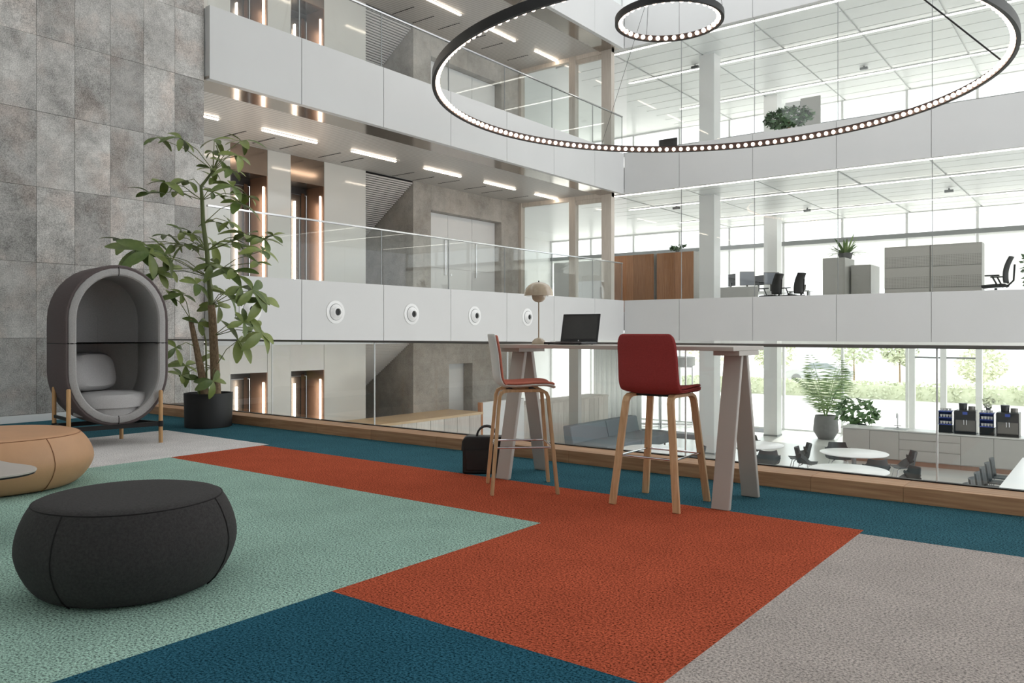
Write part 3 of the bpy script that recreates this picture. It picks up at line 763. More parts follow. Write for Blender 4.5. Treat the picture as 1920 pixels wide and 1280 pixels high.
for ci, (u, v, droop, sc) in enumerate(CL):
    dep = random.uniform(-.42, .38)
    if u > 420: dep = random.uniform(-.35, .15)
    if v < 340: dep *= .5
    hub = at(u, v - 8, dep)
    # stalk back to the nearest stem point a little lower
    best = min(st1[:-2] + tr1[1:] + tr2[2:], key=lambda p: (p - hub).length + max(0, p.z - hub.z + .05) * 2)
    midp = (best + hub) / 2 + Vector((0, 0, .06))
    MB().tube([best, midp, hub], [.006, .005, .004], 5).obj('leaf_stalk', 'leaf_stalk', tree, True)
    n = 5 if ci % 6 else 4
    a0 = random.uniform(0, 2 * PI)
    for k in range(n):
        a = a0 + 2 * PI * k / n + random.uniform(-.3, .3)
        o = bpy.data.objects.new('leaf', random.choice(leaves)); C.objects.link(o); o.parent = tree; o.location = hub
        pitch = (.12, .55, 1.0)[droop] + random.uniform(-.2, .3)
        o.rotation_mode = 'ZYX'; o.rotation_euler = (random.uniform(-.6, .6), pitch, a)
        s = sc * random.uniform(.85, 1.15); o.scale = (s, s, s); nl += 1

# ---- bar table
TX0, TX1, TY0, TY1, TZ = -3.97, -1.99, 4.95, 5.50, 1.06
t = thing('bar_table', 'long taupe high table on A-frame trestles along the glass', 'table', ((TX0 + TX1) / 2, (TY0 + TY1) / 2, 0))
hx, hy = (TX1 - TX0) / 2, (TY1 - TY0) / 2
bx(-hx, -hy, TZ - .028, hx, hy, TZ).obj('top', 'taupe_paint', t, bevel=.003)
for cxx in (-.90, .90):
    tr = bx(cxx - .09, -hy + .1, TZ - .06, cxx + .09, hy - .1, TZ - .0285).obj('trestle_head', 'taupe_paint', t)
    for sy in (-1, 1):
        mb = MB(); y0, y1 = sy * .262, sy * .045; w_ = .062
        p0 = [(cxx - w_, y0 - .02, 0), (cxx + w_, y0 - .02, 0), (cxx + w_, y0 + .02, 0), (cxx - w_, y0 + .02, 0)]
        p1 = [(cxx - w_, y1 - .02, TZ - .061), (cxx + w_, y1 - .02, TZ - .061), (cxx + w_, y1 + .02, TZ - .061), (cxx - w_, y1 + .02, TZ - .061)]
        mb.add(p0 + p1, [(0, 3, 2, 1), (4, 5, 6, 7), (0, 1, 5, 4), (1, 2, 6, 5), (2, 3, 7, 6), (3, 0, 4, 7)]).obj('leg', 'taupe_paint', t, bevel=.006)

# ---- bar stools: local +y is the front
def stool(label, loc, rz, shellmat, padmat, backmat=None):
    t = thing('bar_stool', label, 'stool', loc, rz, 'bar stools at the high table')
    prof = [(.235, .742), (.215, .757), (.16, .766), (.05, .762), (-.06, .755), (-.135, .758), (-.185, .782), (-.205, .83), (-.212, .90), (-.222, 1.0), (-.238, 1.09), (-.246, 1.145)]
    import bisect
    ds = [0]
    for a, b in zip(prof[:-1], prof[1:]): ds.append(ds[-1] + math.hypot(a[0] - b[0], a[1] - b[1]))
    def P(s):
        d = s * ds[-1]; k = min(max(bisect.bisect(ds, d) - 1, 0), len(prof) - 2); f = (d - ds[k]) / (ds[k + 1] - ds[k])
        return prof[k][0] * (1 - f) + prof[k + 1][0] * f, prof[k][1] * (1 - f) + prof[k + 1][1] * f
    def sheet(off, mg, name, mat, th):
        mb = MB()
        def fn(i, j):
            s = mg + (1 - 2 * mg) * j; y, z = P(s)
            e = max(0, (s - .80) / .20); e2 = max(0, (.14 - s) / .14)
            W = (.224 - .012 * max(0, s - .5) * 2 - mg * .35) * (1 - .14 * e ** 5) * (1 - .22 * e2 ** 3)
            q = (i - .5) * 2; curve = .035 * q * q
            ny = -1 if s > .5 else 0
            lift = off if s < .46 else 0; fwd = off if s >= .46 else 0
            return (q * W, y + fwd + (curve if s > .5 else 0), z + lift + (.018 * abs(q) ** 3 if s < .5 else 0))
        mb.grid(fn, 15, 34); return mb.obj(name, mat, t, True, solid=th, sub=1)
    sheet(0, 0, 'shell', shellmat, .012)
    sheet(.016, .012, 'seat_pad', padmat, .018)
    if backmat: sheet(-.010, .004, 'back_upholstery', backmat, .012)
    F = .235; ft = .195
    for sx in (-1, 1):
        for sy in (-1, 1):
            foot = Vector((sx * F, sy * F, 0)); top = Vector((sx * (ft - .03), sy * (ft - .02), .69))
            inner = Vector((sx * (ft - .045), sy * .09, .735))
            mb = MB()
            pts = [foot, foot.lerp(top, .5), top, top + Vector((-sx * .004, -sy * .012, .028)), Vector((sx * (ft - .04), sy * (ft - .06), .733)), inner]
            ax = Vector((1, 0, 0)); vs = []; n = len(pts)
            for k, p in enumerate(pts):
                d = (pts[min(k + 1, n - 1)] - pts[max(k - 1, 0)]).normalized(); b = ax.cross(d).normalized()
                a = d.cross(b).normalized() * -1
                w_, th = (.024, .012)
                vs += [p + ax * w_ + b * th, p - ax * w_ + b * th, p - ax * w_ - b * th, p + ax * w_ - b * th]
            fs = [(0, 1, 2, 3), tuple(4 * (n - 1) + k for k in (3, 2, 1, 0))]
            for k in range(n - 1):
                for m in range(4): fs.append((4 * k + m, 4 * k + (m + 1) % 4, 4 * k + 4 + (m + 1) % 4, 4 * k + 4 + m))
            mb.add(vs, fs).obj('leg', 'beech', t, bevel=.003)
    for sx in (-1, 1):
        MB().box(sx * (ft - .045) - .024, -.092, .723, sx * (ft - .045) + .024, .092, .745).obj('seat_rail', 'beech', t, bevel=.003)
    MB().box(-.17, -.10, .727, .17, -.07, .742).obj('cross_rail', 'black_metal', t); MB().box(-.17, .07, .727, .17, .10, .742).obj('cross_rail', 'black_metal', t)
    h = .33; f2 = F - (F - ft + .03) * h / .69
    for p, q in (((-f2, -f2), (f2, -f2)), ((f2, -f2), (f2, f2)), ((f2, f2), (-f2, f2)), ((-f2, f2), (-f2, -f2))):
        MB().tube([(*p, h), (*q, h)], .007, 8).obj('footrest_bar', 'chrome', t, True)
    return t
stool('bar stool with white shell and salmon seat turned sideways at the table', (-3.54, 4.745, 0), math.radians(43 - 90), 'shell_white', 'salmon_fabric')
stool('bar stool with dark red upholstered back seen from behind', (-2.495, 4.92, 0), math.radians(0), 'red_fabric', 'red_fabric', 'red_fabric')

# ---- lamp, laptop, bag
t = thing('table_lamp', 'beige mushroom table lamp with dome shade on the high table', 'lamp', (-3.72, 5.22, TZ))
MB().lathe([(.057, 0), (.058, .004), (.05, .026), (.032, .043), (.012, .051), (.006, .053)], 32).obj('base', 'lamp_beige', t, True)
MB().tube([(0, 0, .045), (0, 0, .34)], .0055, 12).obj('stem', 'lamp_beige', t, True)
MB().lathe([(.006, .335), (.03, .341), (.05, .358), (.056, .380), (.056, .395), (.054, .395)], 32).obj('lower_shade', 'lamp_beige', t, True)
MB().lathe([(.112, .388), (.115, .388), (.113, .415), (.102, .445), (.080, .471), (.05, .488), (.02, .495), (.004, .496)], 48).obj('upper_shade', 'lamp_beige', t, True, solid=.003)
MB().tube([(0, 0, .495), (0, 0, .509)], .005, 8).obj('finial', 'black_metal', t, True)
t = thing('laptop', 'open black laptop on the high table', 'laptop', (-3.385, 5.17, TZ))
bx(-.172, -.115, .004, .172, .12, .02).obj('base', 'laptop_black', t, bevel=.005)
bx(-.165, -.108, .0202, .165, .113, .0212).obj('deck', 'laptop_silver', t)
for i in range(4):
    for j in range(11): bx(-.14 + j * .0255, .0 + i * .022, .0213, -.118 + j * .0255, .018 + i * .022, .0235).obj('key', 'laptop_black', t)
bx(-.05, -.09, .0213, .05, -.025, .0218).obj('trackpad', 'laptop_black', t)
ld = MB(); ld.M = Matrix.Translation((0, .118, .016)) @ Matrix.Rotation(math.radians(-12), 4, 'X')
ld.box(-.172, -.004, 0, .172, .004, .228); lo = ld.obj('lid', 'laptop_black', t, bevel=.004)
s2 = MB(); s2.M = ld.M; s2.box(-.158, -.0052, .028, .158, -.0042, .212).obj('screen', 'laptop_screen', lo)
s2 = MB(); s2.M = ld.M @ Matrix.Translation((0, -.0052, .014)) @ Matrix.Rotation(PI / 2, 4, 'X'); s2.lathe([(.006, 0), (.006, .0006)], 16).obj('logo', 'logo_white', lo)
for sx in (-.11, .11): MB().tube([(sx - .02, .12, .016), (sx + .02, .12, .016)], .006, 8).obj('hinge', 'laptop_black', t, True)
for sx in (-.14, .14):
    for sy in (-.09, .09): MB().tube([(sx, sy, 0), (sx, sy, .004)], .006, 8).obj('rubber_foot', 'rubber', t)
t = thing('briefcase', 'black leather briefcase standing on the carpet behind the left trestle', 'bag', (-4.16, 5.10, 0), math.radians(36))
def rbox(hx_, hy_, z0, z1, r, n=5):
    pl = []
    for cx, cz, a0 in ((hx_ - r, z0 + .01, 0), (hx_ - r, z1 - r, 0), (-hx_ + r, z1 - r, PI / 2), (-hx_ + r, z0 + .01, 0)):
        if cz < z0 + .05: pl.append((hx_ if cx > 0 else -hx_, z0)); continue
        for k in range(n + 1): a = a0 + PI / 2 * k / n; pl.append((cx + r * math.cos(a), cz + r * math.sin(a)))
    mb = MB(); m = len(pl)
    mb.add([(x_, -hy_, z_) for x_, z_ in pl] + [(x_, hy_, z_) for x_, z_ in pl], [tuple(range(m)), tuple(range(m, 2 * m))[::-1]] + [(i, i + m, (i + 1) % m + m, (i + 1) % m) for i in range(m)])
    return mb
rbox(.195, .062, 0, .305, .045).obj('body', 'bag_leather', t, bevel=.012)
rbox(.165, .012, .03, .20, .03).obj('front_pocket', 'bag_leather', t, bevel=.006).location = (0, -.068, 0)
MB().tube([(-.17, -.082, .205), (.17, -.082, .205)], .003, 6).obj('zip', 'black_metal', t)
for sy in (-.03, .03):
    MB().tube([(.08 * math.cos(PI * k / 12), sy, .30 + .085 * math.sin(PI * k / 12)) for k in range(13)], .008, 8).obj('handle', 'bag_leather', t, True)
MB().tube([(-.197, 0, .26), (-.203, 0, .18)], .007, 8).obj('strap', 'bag_leather', t, True)
# ================================================================== GROUND FLOOR
# timber plinth counter along the lift wall
t = thing('timber_counter', 'long low timber-topped counter along the ground floor concrete wall', 'counter', (-14.65, 12.35, G))
bx(.002, 0, 1.36, 1.24, 3.95, 1.42).obj('top', 'pale_oak', t)
for i in range(8): bx(1.16, .02 + .49 * i, 0, 1.20, .495 + .49 * i, 1.358).obj('front_board', 'pale_wood', t)
bx(.002, 0, 0, 1.16, .05, 1.358).obj('end_board', 'pale_wood', t)
# white partition with timber end
t = thing('white_partition', 'low white partition with a timber edge near the niche', 'partition', (-13.5, 16.25, G))
bx(-.06, 0, 0, .06, .07, 1.66).obj('edge_board', 'cabinet_wood', t); bx(-.06, .072, 0, .06, 1.9, 1.66).obj('panel', 'white_paint', t)
# reception desk
t = thing('reception_desk', 'reception desk clad in pale vertical timber boards behind the grey sofa', 'desk', (-13.8, 18.6, G))
bx(-.78, 0, 1.36, .02, 4.8, 1.42).obj('top', 'pale_wood', t)
for i in range(16): bx(-.04, .005 + .3 * i, 0, 0, .295 + .3 * i, 1.358).obj('front_board', 'pale_wood', t)
bx(-.78, 4.74, 0, -.042, 4.8, 1.358).obj('end_board', 'pale_wood', t); bx(-.78, 0, 0, -.042, .05, 1.358).obj('end_board', 'pale_wood', t)
# sofa
t = thing('sofa', 'blue-grey upholstered bench sofa in front of the reception desk', 'sofa', (-12.35, 18.6, G))
for i in range(2):
    y0 = .02 + 1.92 * i
    bx(.25, y0, .16, 1.35, y0 + 1.9, .44).obj('seat', 'sofa_grey', t, bevel=.03)
    mb = MB(); mb.add([(-.02, y0, .30), (.28, y0, .36), (.16, y0, .90), (-.10, y0, .90), (-.02, y0 + 1.9, .30), (.28, y0 + 1.9, .36), (.16, y0 + 1.9, .90), (-.10, y0 + 1.9, .90)],
       [(0, 3, 2, 1), (4, 5, 6, 7), (0, 1, 5, 4), (1, 2, 6, 5), (2, 3, 7, 6), (3, 0, 4, 7)]); mb.obj('backrest', 'sofa_grey', t, bevel=.03)
for x, y in ((.1, .15), (1.2, .15), (.1, 3.7), (1.2, 3.7)): MB().tube([(x, y, 0), (x, y, .3)], .03, 10).obj('leg', 'frame_grey', t, True)
# white curtain screen and lobby box
t = thing('curtain', 'white floor-length curtain in the ground floor lobby', 'curtain', (-14.6, 25.4, G))
mb = MB(); mb.grid(lambda i, j: (-1.0 + 2.0 * i, .06 * math.sin(i * 60), .02 + 3.1 * j), 80, 2); mb.obj('cloth', 'blind', t, True, solid=.006)
bx(-1.05, -.05, 3.12, 1.05, .05, 3.17).obj('track', 'frame_grey', t)
# revolving door and mat
t = thing('revolving_door', 'glass revolving door with steel frame at the ground floor entrance', 'door', (-13.9, 27.4, G))
for q in range(4):
    a = q * PI / 2 + .5; c_, s_ = math.cos(a), math.sin(a)
    w_ = MB(); w_.M = Matrix.Rotation(a, 4, 'Z')
    w_.box(.04, -.008, .08, 1.18, .008, 2.2); w_.obj('wing_glass', 'window_glass', t)
    for z0, z1 in ((.02, .10), (2.2, 2.26)):
        w_ = MB(); w_.M = Matrix.Rotation(a, 4, 'Z'); w_.box(.03, -.02, z0, 1.2, .02, z1).obj('wing_rail', 'chrome', t)
    MB().tube([(1.2 * c_, 1.2 * s_, .02), (1.2 * c_, 1.2 * s_, 2.26)], .03, 10).obj('post', 'chrome', t, True)
MB().tube([(0, 0, 0), (0, 0, 2.3)], .035, 12).obj('spindle', 'chrome', t, True)
MB().lathe([(1.3, 2.28), (1.3, 2.6), (.01, 2.6)], 40).obj('canopy', 'frame_grey', t, True)
mb = MB(); mb.M = Matrix.Identity(4)
T(bx(-15.3, 24.5, G, -10.9, 26.1, G + .012).obj('door_mat', 'mat_grey'), 'wide dark grey entrance mat before the revolving door', 'mat')
T(bx(-11.4, 27.7, G, -9.9, 28.8, G + .012).obj('door_mat', 'mat_grey'), 'small dark grey mat beside the facade column', 'mat')
# round tables
rtb = None
for i, (x, y, r, lab) in enumerate(((-4.93, 19.45, .74, 'round white cafe table nearest the kitchen counter'), (-4.40, 16.95, .76, 'round white cafe table nearest the glass, cut by the oak ledge'), (-7.28, 19.35, .74, 'round white cafe table at the left, behind the trestle leg'), (-8.9, 17.2, .74, 'round white cafe table seen below the red stool'))):
    t = thing('cafe_table', lab, 'table', (x, y, G), 0, 'round cafe tables')
    MB().lathe([(r - .02, .715), (r, .725), (r, .738), (r - .005, .742), (.001, .742)], 56).obj('top', 'table_white', t, True)
    MB().tube([(0, 0, .02), (0, 0, .715)], .05, 14).obj('pedestal', 'frame_grey', t, True)
    MB().lathe([(.32, 0), (.32, .012), (.06, .025)], 32).obj('base', 'frame_grey', t, True)
# shell armchairs, local +y is the front
def armchair():
    t = thing('shell_chair', 'x', 'chair', (0, 0, 0), 0, 'grey shell chairs at the cafe tables')
    mb = MB()
    def fn(i, j):
        q = (i - .5) * 2; s = j
        if s < .5:
            y = .24 - .44 * (s / .5); z = .445 - .012 * math.sin(PI * s / .5); W = .235 + .03 * math.sin(PI * s / .5)
        else:
            k = (s - .5) / .5; y = -.20 - .075 * k; z = .44 + .37 * k ** .9; W = .25 - .055 * k ** 2
        arm = 0
        if .22 < s < .78: arm = .17 * (1 - ((s - .5) / .28) ** 2) * abs(q) ** 3
        fold = abs(q) ** 2 * (.10 if s > .5 else .02)
        return (q * (W + (.05 * abs(q) ** 3 if .2 < s < .8 else 0)), y + fold, z + arm + .02 * abs(q) ** 3)
    mb.grid(fn, 17, 22); mb.obj('shell', 'chair_grey', t, True, solid=.012, sub=1)
    for sx in (-1, 1):
        for sy in (-1, 1): MB().tube([(sx * .24, sy * .25, 0), (sx * .17, sy * .16, .40), (sx * .08, sy * .08, .43)], .010, 8).obj('leg', 'chrome', t, True)
    return t
ch = None
seats = [(-6.55, 18.25, 0.6, 'grey shell chair with its back to the atrium at the left cafe table'), (-6.25, 19.75, 2.0, 'grey shell chair at the right of the left cafe table'), (-5.90, 19.1, -1.3, 'grey shell chair left of the cafe table nearest the counter'),
         (-5.5, 20.3, 3.6, 'grey shell chair behind the cafe table nearest the counter'), (-3.95, 19.85, 2.0, 'grey shell chair right of the cafe table nearest the counter'), (-4.25, 18.4, .6, 'grey shell chair with its back turned between the two right cafe tables'),
         (-3.45, 17.55, 2.3, 'grey shell chair right of the cafe table nearest the glass'), (-7.75, 20.3, 3.5, 'grey shell chair behind the left cafe table'), (-8.1, 17.75, 2.2, 'grey shell chair at the cafe table below the red stool')]
for x, y, rz, lab in seats:
    if ch is None:
        ch = armchair(); ch.location = (x, y, G); ch.rotation_euler = (0, 0, rz); ch['label'] = lab
    else: dup(ch, (x, y, G), rz, lab)
# long table with chairs
t = thing('long_table', 'long white table at the right edge of the ground floor', 'table', (-1.76, 15.9, G))
bx(0, 0, .705, 1.1, 5.0, .745).obj('top', 'table_white', t, bevel=.004)
for y in (.3, 4.6):
    for x in (.1, 1.0): bx(x - .03, y - .03, 0, x + .03, y + .03, .704).obj('leg', 'frame_grey', t)
sc = None
for i in range(6):
    lab = ORD[i] + ' grey side chair from the near end of the long white table'
    if sc is None:
        sc = thing('side_chair', lab, 'chair', (-2.0, 16.05, G), -PI / 2, 'grey chairs along the long table')
        MB().grid(lambda i_, j_: ((i_ - .5) * .44, -.2 - .05 * j_ + .05 * (2 * i_ - 1) ** 2, .46 + .38 * j_), 9, 6).obj('backrest', 'chair_grey', sc, True, solid=.02)
        MB().grid(lambda i_, j_: ((i_ - .5) * .44, -.2 + .4 * j_, .45 + .01 * (2 * i_ - 1) ** 2), 9, 6).obj('seat', 'chair_grey', sc, True, solid=.025)
        for sx in (-.18, .18):
            for sy in (-.18, .17): MB().tube([(sx * 1.15, sy * 1.15, 0), (sx, sy, .44)], .011, 8).obj('leg', 'frame_grey', sc, True)
    else: dup(sc, (-2.0, 16.05 + .72 * i, G), -PI / 2, lab)

# kitchen counter
YK = 23.1
kx = [-6.15, -5.45, -4.72, -3.28, -2.55, -1.7, -.8, .2]
klab = ['grey kitchen base cabinet at the left end of the counter', 'grey kitchen base cabinet below the sink', 'grey kitchen drawer unit in the middle of the counter', 'grey kitchen cabinet below the left coffee machine', 'grey kitchen cabinet below the right coffee machine', 'grey kitchen cabinet at the right picture edge', 'grey kitchen cabinet beyond the right picture edge']
for i, (a, b) in enumerate(zip(kx[:-1], kx[1:])):
    t = thing('base_cabinet', klab[i], 'cabinet', (a, YK, G), 0, 'kitchen base cabinets')
    bx(.002, .022, .12, b - a - .002, .68, .878).obj('body', 'kitchen_front', t)
    bx(.002, .07, 0, b - a - .002, .66, .12).obj('plinth', 'kick_glow', t)
    if i == 2:
        for z0, z1 in ((.14, .40), (.415, .67), (.685, .865)): bx(.004, 0, z0, b - a - .004, .02, z1).obj('drawer', 'kitchen_front', t, bevel=.003)
    else: bx(.004, 0, .14, b - a - .004, .02, .865).obj('door', 'kitchen_front', t, bevel=.003)
t = thing('worktop', 'long pale kitchen worktop with inset sink', 'worktop', (-6.2, YK - .02, G + .88))
bx(0, 0, 0, 6.4, .72, .035).obj('slab', 'worktop', t, bevel=.003)
bx(1.05, .12, .0352, 1.62, .56, .038).obj('sink_basin', 'frame_grey', t)
t = thing('kitchen_tap', 'tall chrome tap at the kitchen sink', 'tap', (-4.87, YK + .58, G + .915))
MB().tube([(0, 0, 0)] + [(0, 0, .3)] + [(0, -.07 + .07 * math.cos(PI * k / 8), .33 + .07 * math.sin(PI * k / 8)) for k in range(9)] + [(0, -.14, .27)], .016, 10).obj('spout', 'chrome', t, True)
MB().tube([(-.09, 0, .06), (.09, 0, .06)], .012, 8).obj('lever', 'chrome', t, True); MB().lathe([(.035, 0), (.035, .02), (.016, .03)], 16).obj('base', 'chrome', t, True)
def machine(x, lab):
    t = thing('coffee_machine', lab, 'coffee machine', (x, YK + .15, G + .915), 0, 'coffee machines')
    bx(-.24, .05, 0, .24, .48, .60).obj('body', 'machine_dark', t, bevel=.01)
    bx(-.24, -.02, .36, .24, .05, .60).obj('control_panel', 'machine_dark', t, bevel=.006)
    bx(-.22, .03, .07, .22, .049, .36).obj('back_plate', 'machine_steel', t)
    bx(-.24, -.03, 0, .24, .05, .06).obj('drip_tray', 'black_metal', t, bevel=.004)
    bx(-.055, -.026, .50, .055, -.0201, .57).obj('screen', 'blue_plastic', t)
    for sx in (-.03, .03): MB().tube([(sx, 0, .36), (sx, 0, .24)], .012, 8).obj('spout', 'chrome', t, True)
    MB().lathe([(.09, 0), (.1, .16), (.095, .17), (.0, .17)], 20).obj('bean_hopper', 'machine_dark', t, True).location = (-.08, .25, .601)
    MB().lathe([(.08, 0), (.08, .1), (.0, .11)], 20).obj('water_cap', 'machine_steel', t, True).location = (.12, .25, .601)
    bx(-.255, -.03, 0, -.241, .48, .58).obj('side_strip', 'chrome', t)
    return t
machine(-3.20, 'left coffee machine with dark control panel on the kitchen counter')
machine(-2.27, 'right coffee machine with dark control panel on the kitchen counter')
for x, lab in ((-3.66, 'left blue cup rack between counter edge and coffee machine'), (-2.73, 'right blue cup rack between the two coffee machines')):
    t = thing('cup_rack', lab, 'rack', (x, YK + .2, G + .915), 0, 'cup racks')
    bx(-.16, .02, 0, .16, .36, .20).obj('base_box', 'black_metal', t, bevel=.004)
    for z in (.205, .38): bx(-.16, 0, z, .16, .36, z + .02).obj('shelf', 'blue_plastic', t)
    bx(-.16, .34, .2, .16, .36, .56).obj('back_panel', 'blue_plastic', t); bx(-.165, 0, .54, .165, .36, .56).obj('top_tray', 'blue_plastic', t)
    for sx in (-.16, .16): bx(sx - .008, 0, .2, sx + .008, .36, .56).obj('side_bar', 'chrome', t)
    cup = MB().lathe([(.022, 0), (.036, .07), (.033, .07), (.02, .005)], 14).mesh('cup', True); cup.materials.append(MATS['cup_white'])
    side = 'left' if x < -3 else 'right'
    pn = 0
    for zz, nmz in ((.2255, 'lower shelf'), (.4005, 'upper shelf'), (.5605, 'top tray')):
        for k, pos in enumerate(('leftmost', 'second', 'third', 'rightmost')):
            o = bpy.data.objects.new('cup', cup); C.objects.link(o); o.location = (x - .102 + .068 * k, YK + .27, G + .915 + zz)
            T(o, '%s white cup on the %s of the %s blue rack' % (pos, nmz, side), 'cup', 'cups on the racks')

# plants
def frond_plant(name, label, loc, rz, n, L, mat, potmat, pr, ph, arch=1.0, stems=True, cat='plant', group=None, pot=True):
    t = thing(name, label, cat, loc, rz, group)
    if pot:
        MB().lathe([(pr * .55, 0), (pr * .62, .01), (pr, ph * .35), (pr * .92, ph * .8), (pr * .84, ph), (pr * .80, ph), (pr * .78, ph * .9), (.001, ph * .9)], 32).obj('pot', potmat, t, True)
    for k in range(n):
        a = 2 * PI * k / n + random.uniform(-.3, .3); Lk = L * random.uniform(.7, 1.05); up = random.uniform(.55, 1.2); mb = MB()
        pts = []
        for j in range(9):
            s = j / 8; r = Lk * .55 * s * arch * (1.2 - up * .4); z = ph * .9 + Lk * (s * up - .55 * arch * s * s * (1.3 - up * .3))
            pts.append(Vector((r * math.cos(a), r * math.sin(a), z)))
        mb.tube(pts, [.012 - .001 * j for j in range(9)], 4)
        for j in range(2, 9):
            d = (pts[j] - pts[j - 1]).normalized(); side = d.cross(Vector((0, 0, 1))).normalized()
            for sg in (-1, 1):
                for h in (0, .5):
                    p = pts[j - 1].lerp(pts[j], h); ll = L * .22 * math.sin(PI * min(.98, (j + h) / 9.5)); tip = p + (side * sg + d * .5).normalized() * ll - Vector((0, 0, ll * .35)); m = p.lerp(tip, .45)
                    mb.add([p, m + d * .02, tip, m - d * .02], [(0, 1, 2, 3)])
        mb.obj('frond', mat, t, True)
    return t
random.seed(21)
frond_plant('palm', 'tall palm in a dark grey pot on the ground floor by the facade', (-7.8, 27.3, G), 0, 17, 3.0, 'leaf_fern', 'pot_grey', .40, .78, .72)
def bush(name, label, loc, rx, ry, rz_, n, size, mat, cat='plant', pot=None, trunk=None, group=None, zbase=0):
    t = thing(name, label, cat, loc, 0, group)
    if trunk: MB().tube([(0, 0, 0), (.03, 0, trunk * .5), (0, .02, trunk + rz_)], [.07, .055, .03], 8).obj('trunk', 'bark', t, True)
    if pot: MB().lathe([(pot * .75, 0), (pot, zbase), (pot * .93, zbase), (pot * .9, zbase * .9), (.001, zbase * .9)], 28).obj('pot', 'pot_grey', t, True)
    mb = MB(); zc = zbase + (trunk or 0) + rz_ * .9
    for k in range(n):
        v = Vector((random.gauss(0, 1), random.gauss(0, 1), random.gauss(0, 1))).normalized() * random.uniform(.45, 1.0) ** .5
        p = Vector((v.x * rx, v.y * ry, zc + v.z * rz_)); a = Vector((random.uniform(-1, 1), random.uniform(-1, 1), random.uniform(-.6, .6))).normalized(); b = a.cross(v + Vector((.01, .02, .3))).normalized()
        s = size * random.uniform(.6, 1.2)
        mb.add([p - a * s, p + b * s * .45, p + a * s, p - b * s * .45], [(0, 1, 2, 3)])
    o = mb.obj('foliage', mat, t); o['kind'] = 'stuff'
    return t
bush('leafy_plant', 'broad-leaved green plant behind the left end of the kitchen counter', (-6.35, 25.4, G), .70, .5, .42, 200, .15, 'leaf_fern', pot=.28, zbase=.75)
T(bush('flower_arrangement', 'dried flower bunch between the coffee machines', (-2.72, YK + .45, G + 1.48), .14, .1, .16, 60, .06, 'leaf_washed_out', pot=.06, zbase=.12), 'dried flower bunch between the coffee machines', 'flowers')

# outside
random.seed(4)
t = thing('hedge', 'long low clipped hedge outside the facade', 'hedge', (-9, 46.0, G - .02))
mb = MB()
for k in range(9000):
    x = random.uniform(-17, 17); z = random.uniform(.05, .9); p = Vector((x, random.uniform(-.5, .5), z)); a = Vector((random.uniform(-1, 1), random.uniform(-1, 1), random.uniform(-1, 1))).normalized(); b = a.orthogonal().normalized(); s = .11
    mb.add([p - a * s, p + b * s * .6, p + a * s, p - b * s * .6], [(0, 1, 2, 3)])
o = mb.obj('foliage', 'leaf_washed_out', t); o['kind'] = 'stuff'
bx(-17, -.38, 0, 17, .38, .75).obj('core', 'leaf_washed_out', t)
for i, (x, y, r, h, tk, lab) in enumerate(((-13.2, 52, 1.6, 1.7, 1.6, 'pale feathery tree outside, left of the facade doors'), (-10.2, 50, 1.1, 1.3, 1.7, 'small green tree outside beside the feathery one'), (-6.6, 54, 1.4, 1.2, .6, 'round shrub outside seen through the glass doors'), (-1.0, 53, 2.0, 1.0, .4, 'wide shrub outside at the right above the coffee machines'), (-24, 55, 2.2, 1.6, 1.2, 'pale tree outside seen past the red stool'), (-19.5, 56, 1.5, 1.3, 1.0, 'pale shrub outside seen between table and column'))):
    bush('garden_tree', lab, (x, y, G - .02), r, r * .8, h, 900, .17, 'leaf_washed_out', 'tree', trunk=tk, group='planting outside')
t = thing('parked_car', 'white parked car outside behind the palm', 'car', (-17.0, 58, G - .02), .1)
prof = [(-2.2, .3), (-2.2, .75), (-1.9, .9), (-1.1, 1.0), (-.5, 1.45), (.7, 1.48), (1.5, 1.05), (2.1, .95), (2.2, .6), (2.2, .3)]
m_ = len(prof); mb = MB(); mb.add([(x, -.85, z) for x, z in prof] + [(x, .85, z) for x, z in prof], [tuple(range(m_)), tuple(range(m_, 2 * m_))[::-1]] + [(i, i + m_, (i + 1) % m_ + m_, (i + 1) % m_) for i in range(m_)])
mb.obj('body', 'car_paint', t, bevel=.05)
pw = [(-.95, 1.03), (-.45, 1.40), (.65, 1.43), (1.3, 1.05)]
mb = MB(); mb.add([(x, -.87, z) for x, z in pw] + [(x, .87, z) for x, z in pw], [(0, 1, 2, 3), (7, 6, 5, 4), (0, 4, 5, 1), (1, 5, 6, 2), (2, 6, 7, 3), (3, 7, 4, 0)]); mb.obj('windows', 'car_glass', t)
for x in (-1.4, 1.4):
    for y in (-.86, .86): MB().tube([(x, y - .1, .32), (x, y + .1, .32)], .32, 20).obj('wheel', 'frame_grey', t, True)

# ================================================================== OFFICES
F2, F3 = FL[2], FL[3]
for x0, x1, lab in ((-13.05, -11.63, 'tall timber cabinet at the left behind the office glass'), (-11.53, -10.30, 'tall timber cabinet with grey side at the right behind the office glass')):
    t = thing('office_cabinet', lab, 'cabinet', (x0, 22.5, F2), 0, 'timber cabinets behind the office glass')
    bx(0, .021, .0, x1 - x0, .70, 1.88).obj('body', 'grey_laminate', t)
    w_ = (x1 - x0) / 2
    for i in range(2): bx(.003 + w_ * i, 0, .02, w_ * (i + 1) - .003, .02, 1.87).obj('door', 'cabinet_wood', t, bevel=.002)
T(bush('potted_plant', 'small leafy plant on top of the timber cabinets', (-11.0, 22.85, F2 + 1.881), .3, .12, .1, 60, .08, 'leaf_dark', pot=.06, zbase=.08), 'small leafy plant on top of the timber cabinets', 'plant')
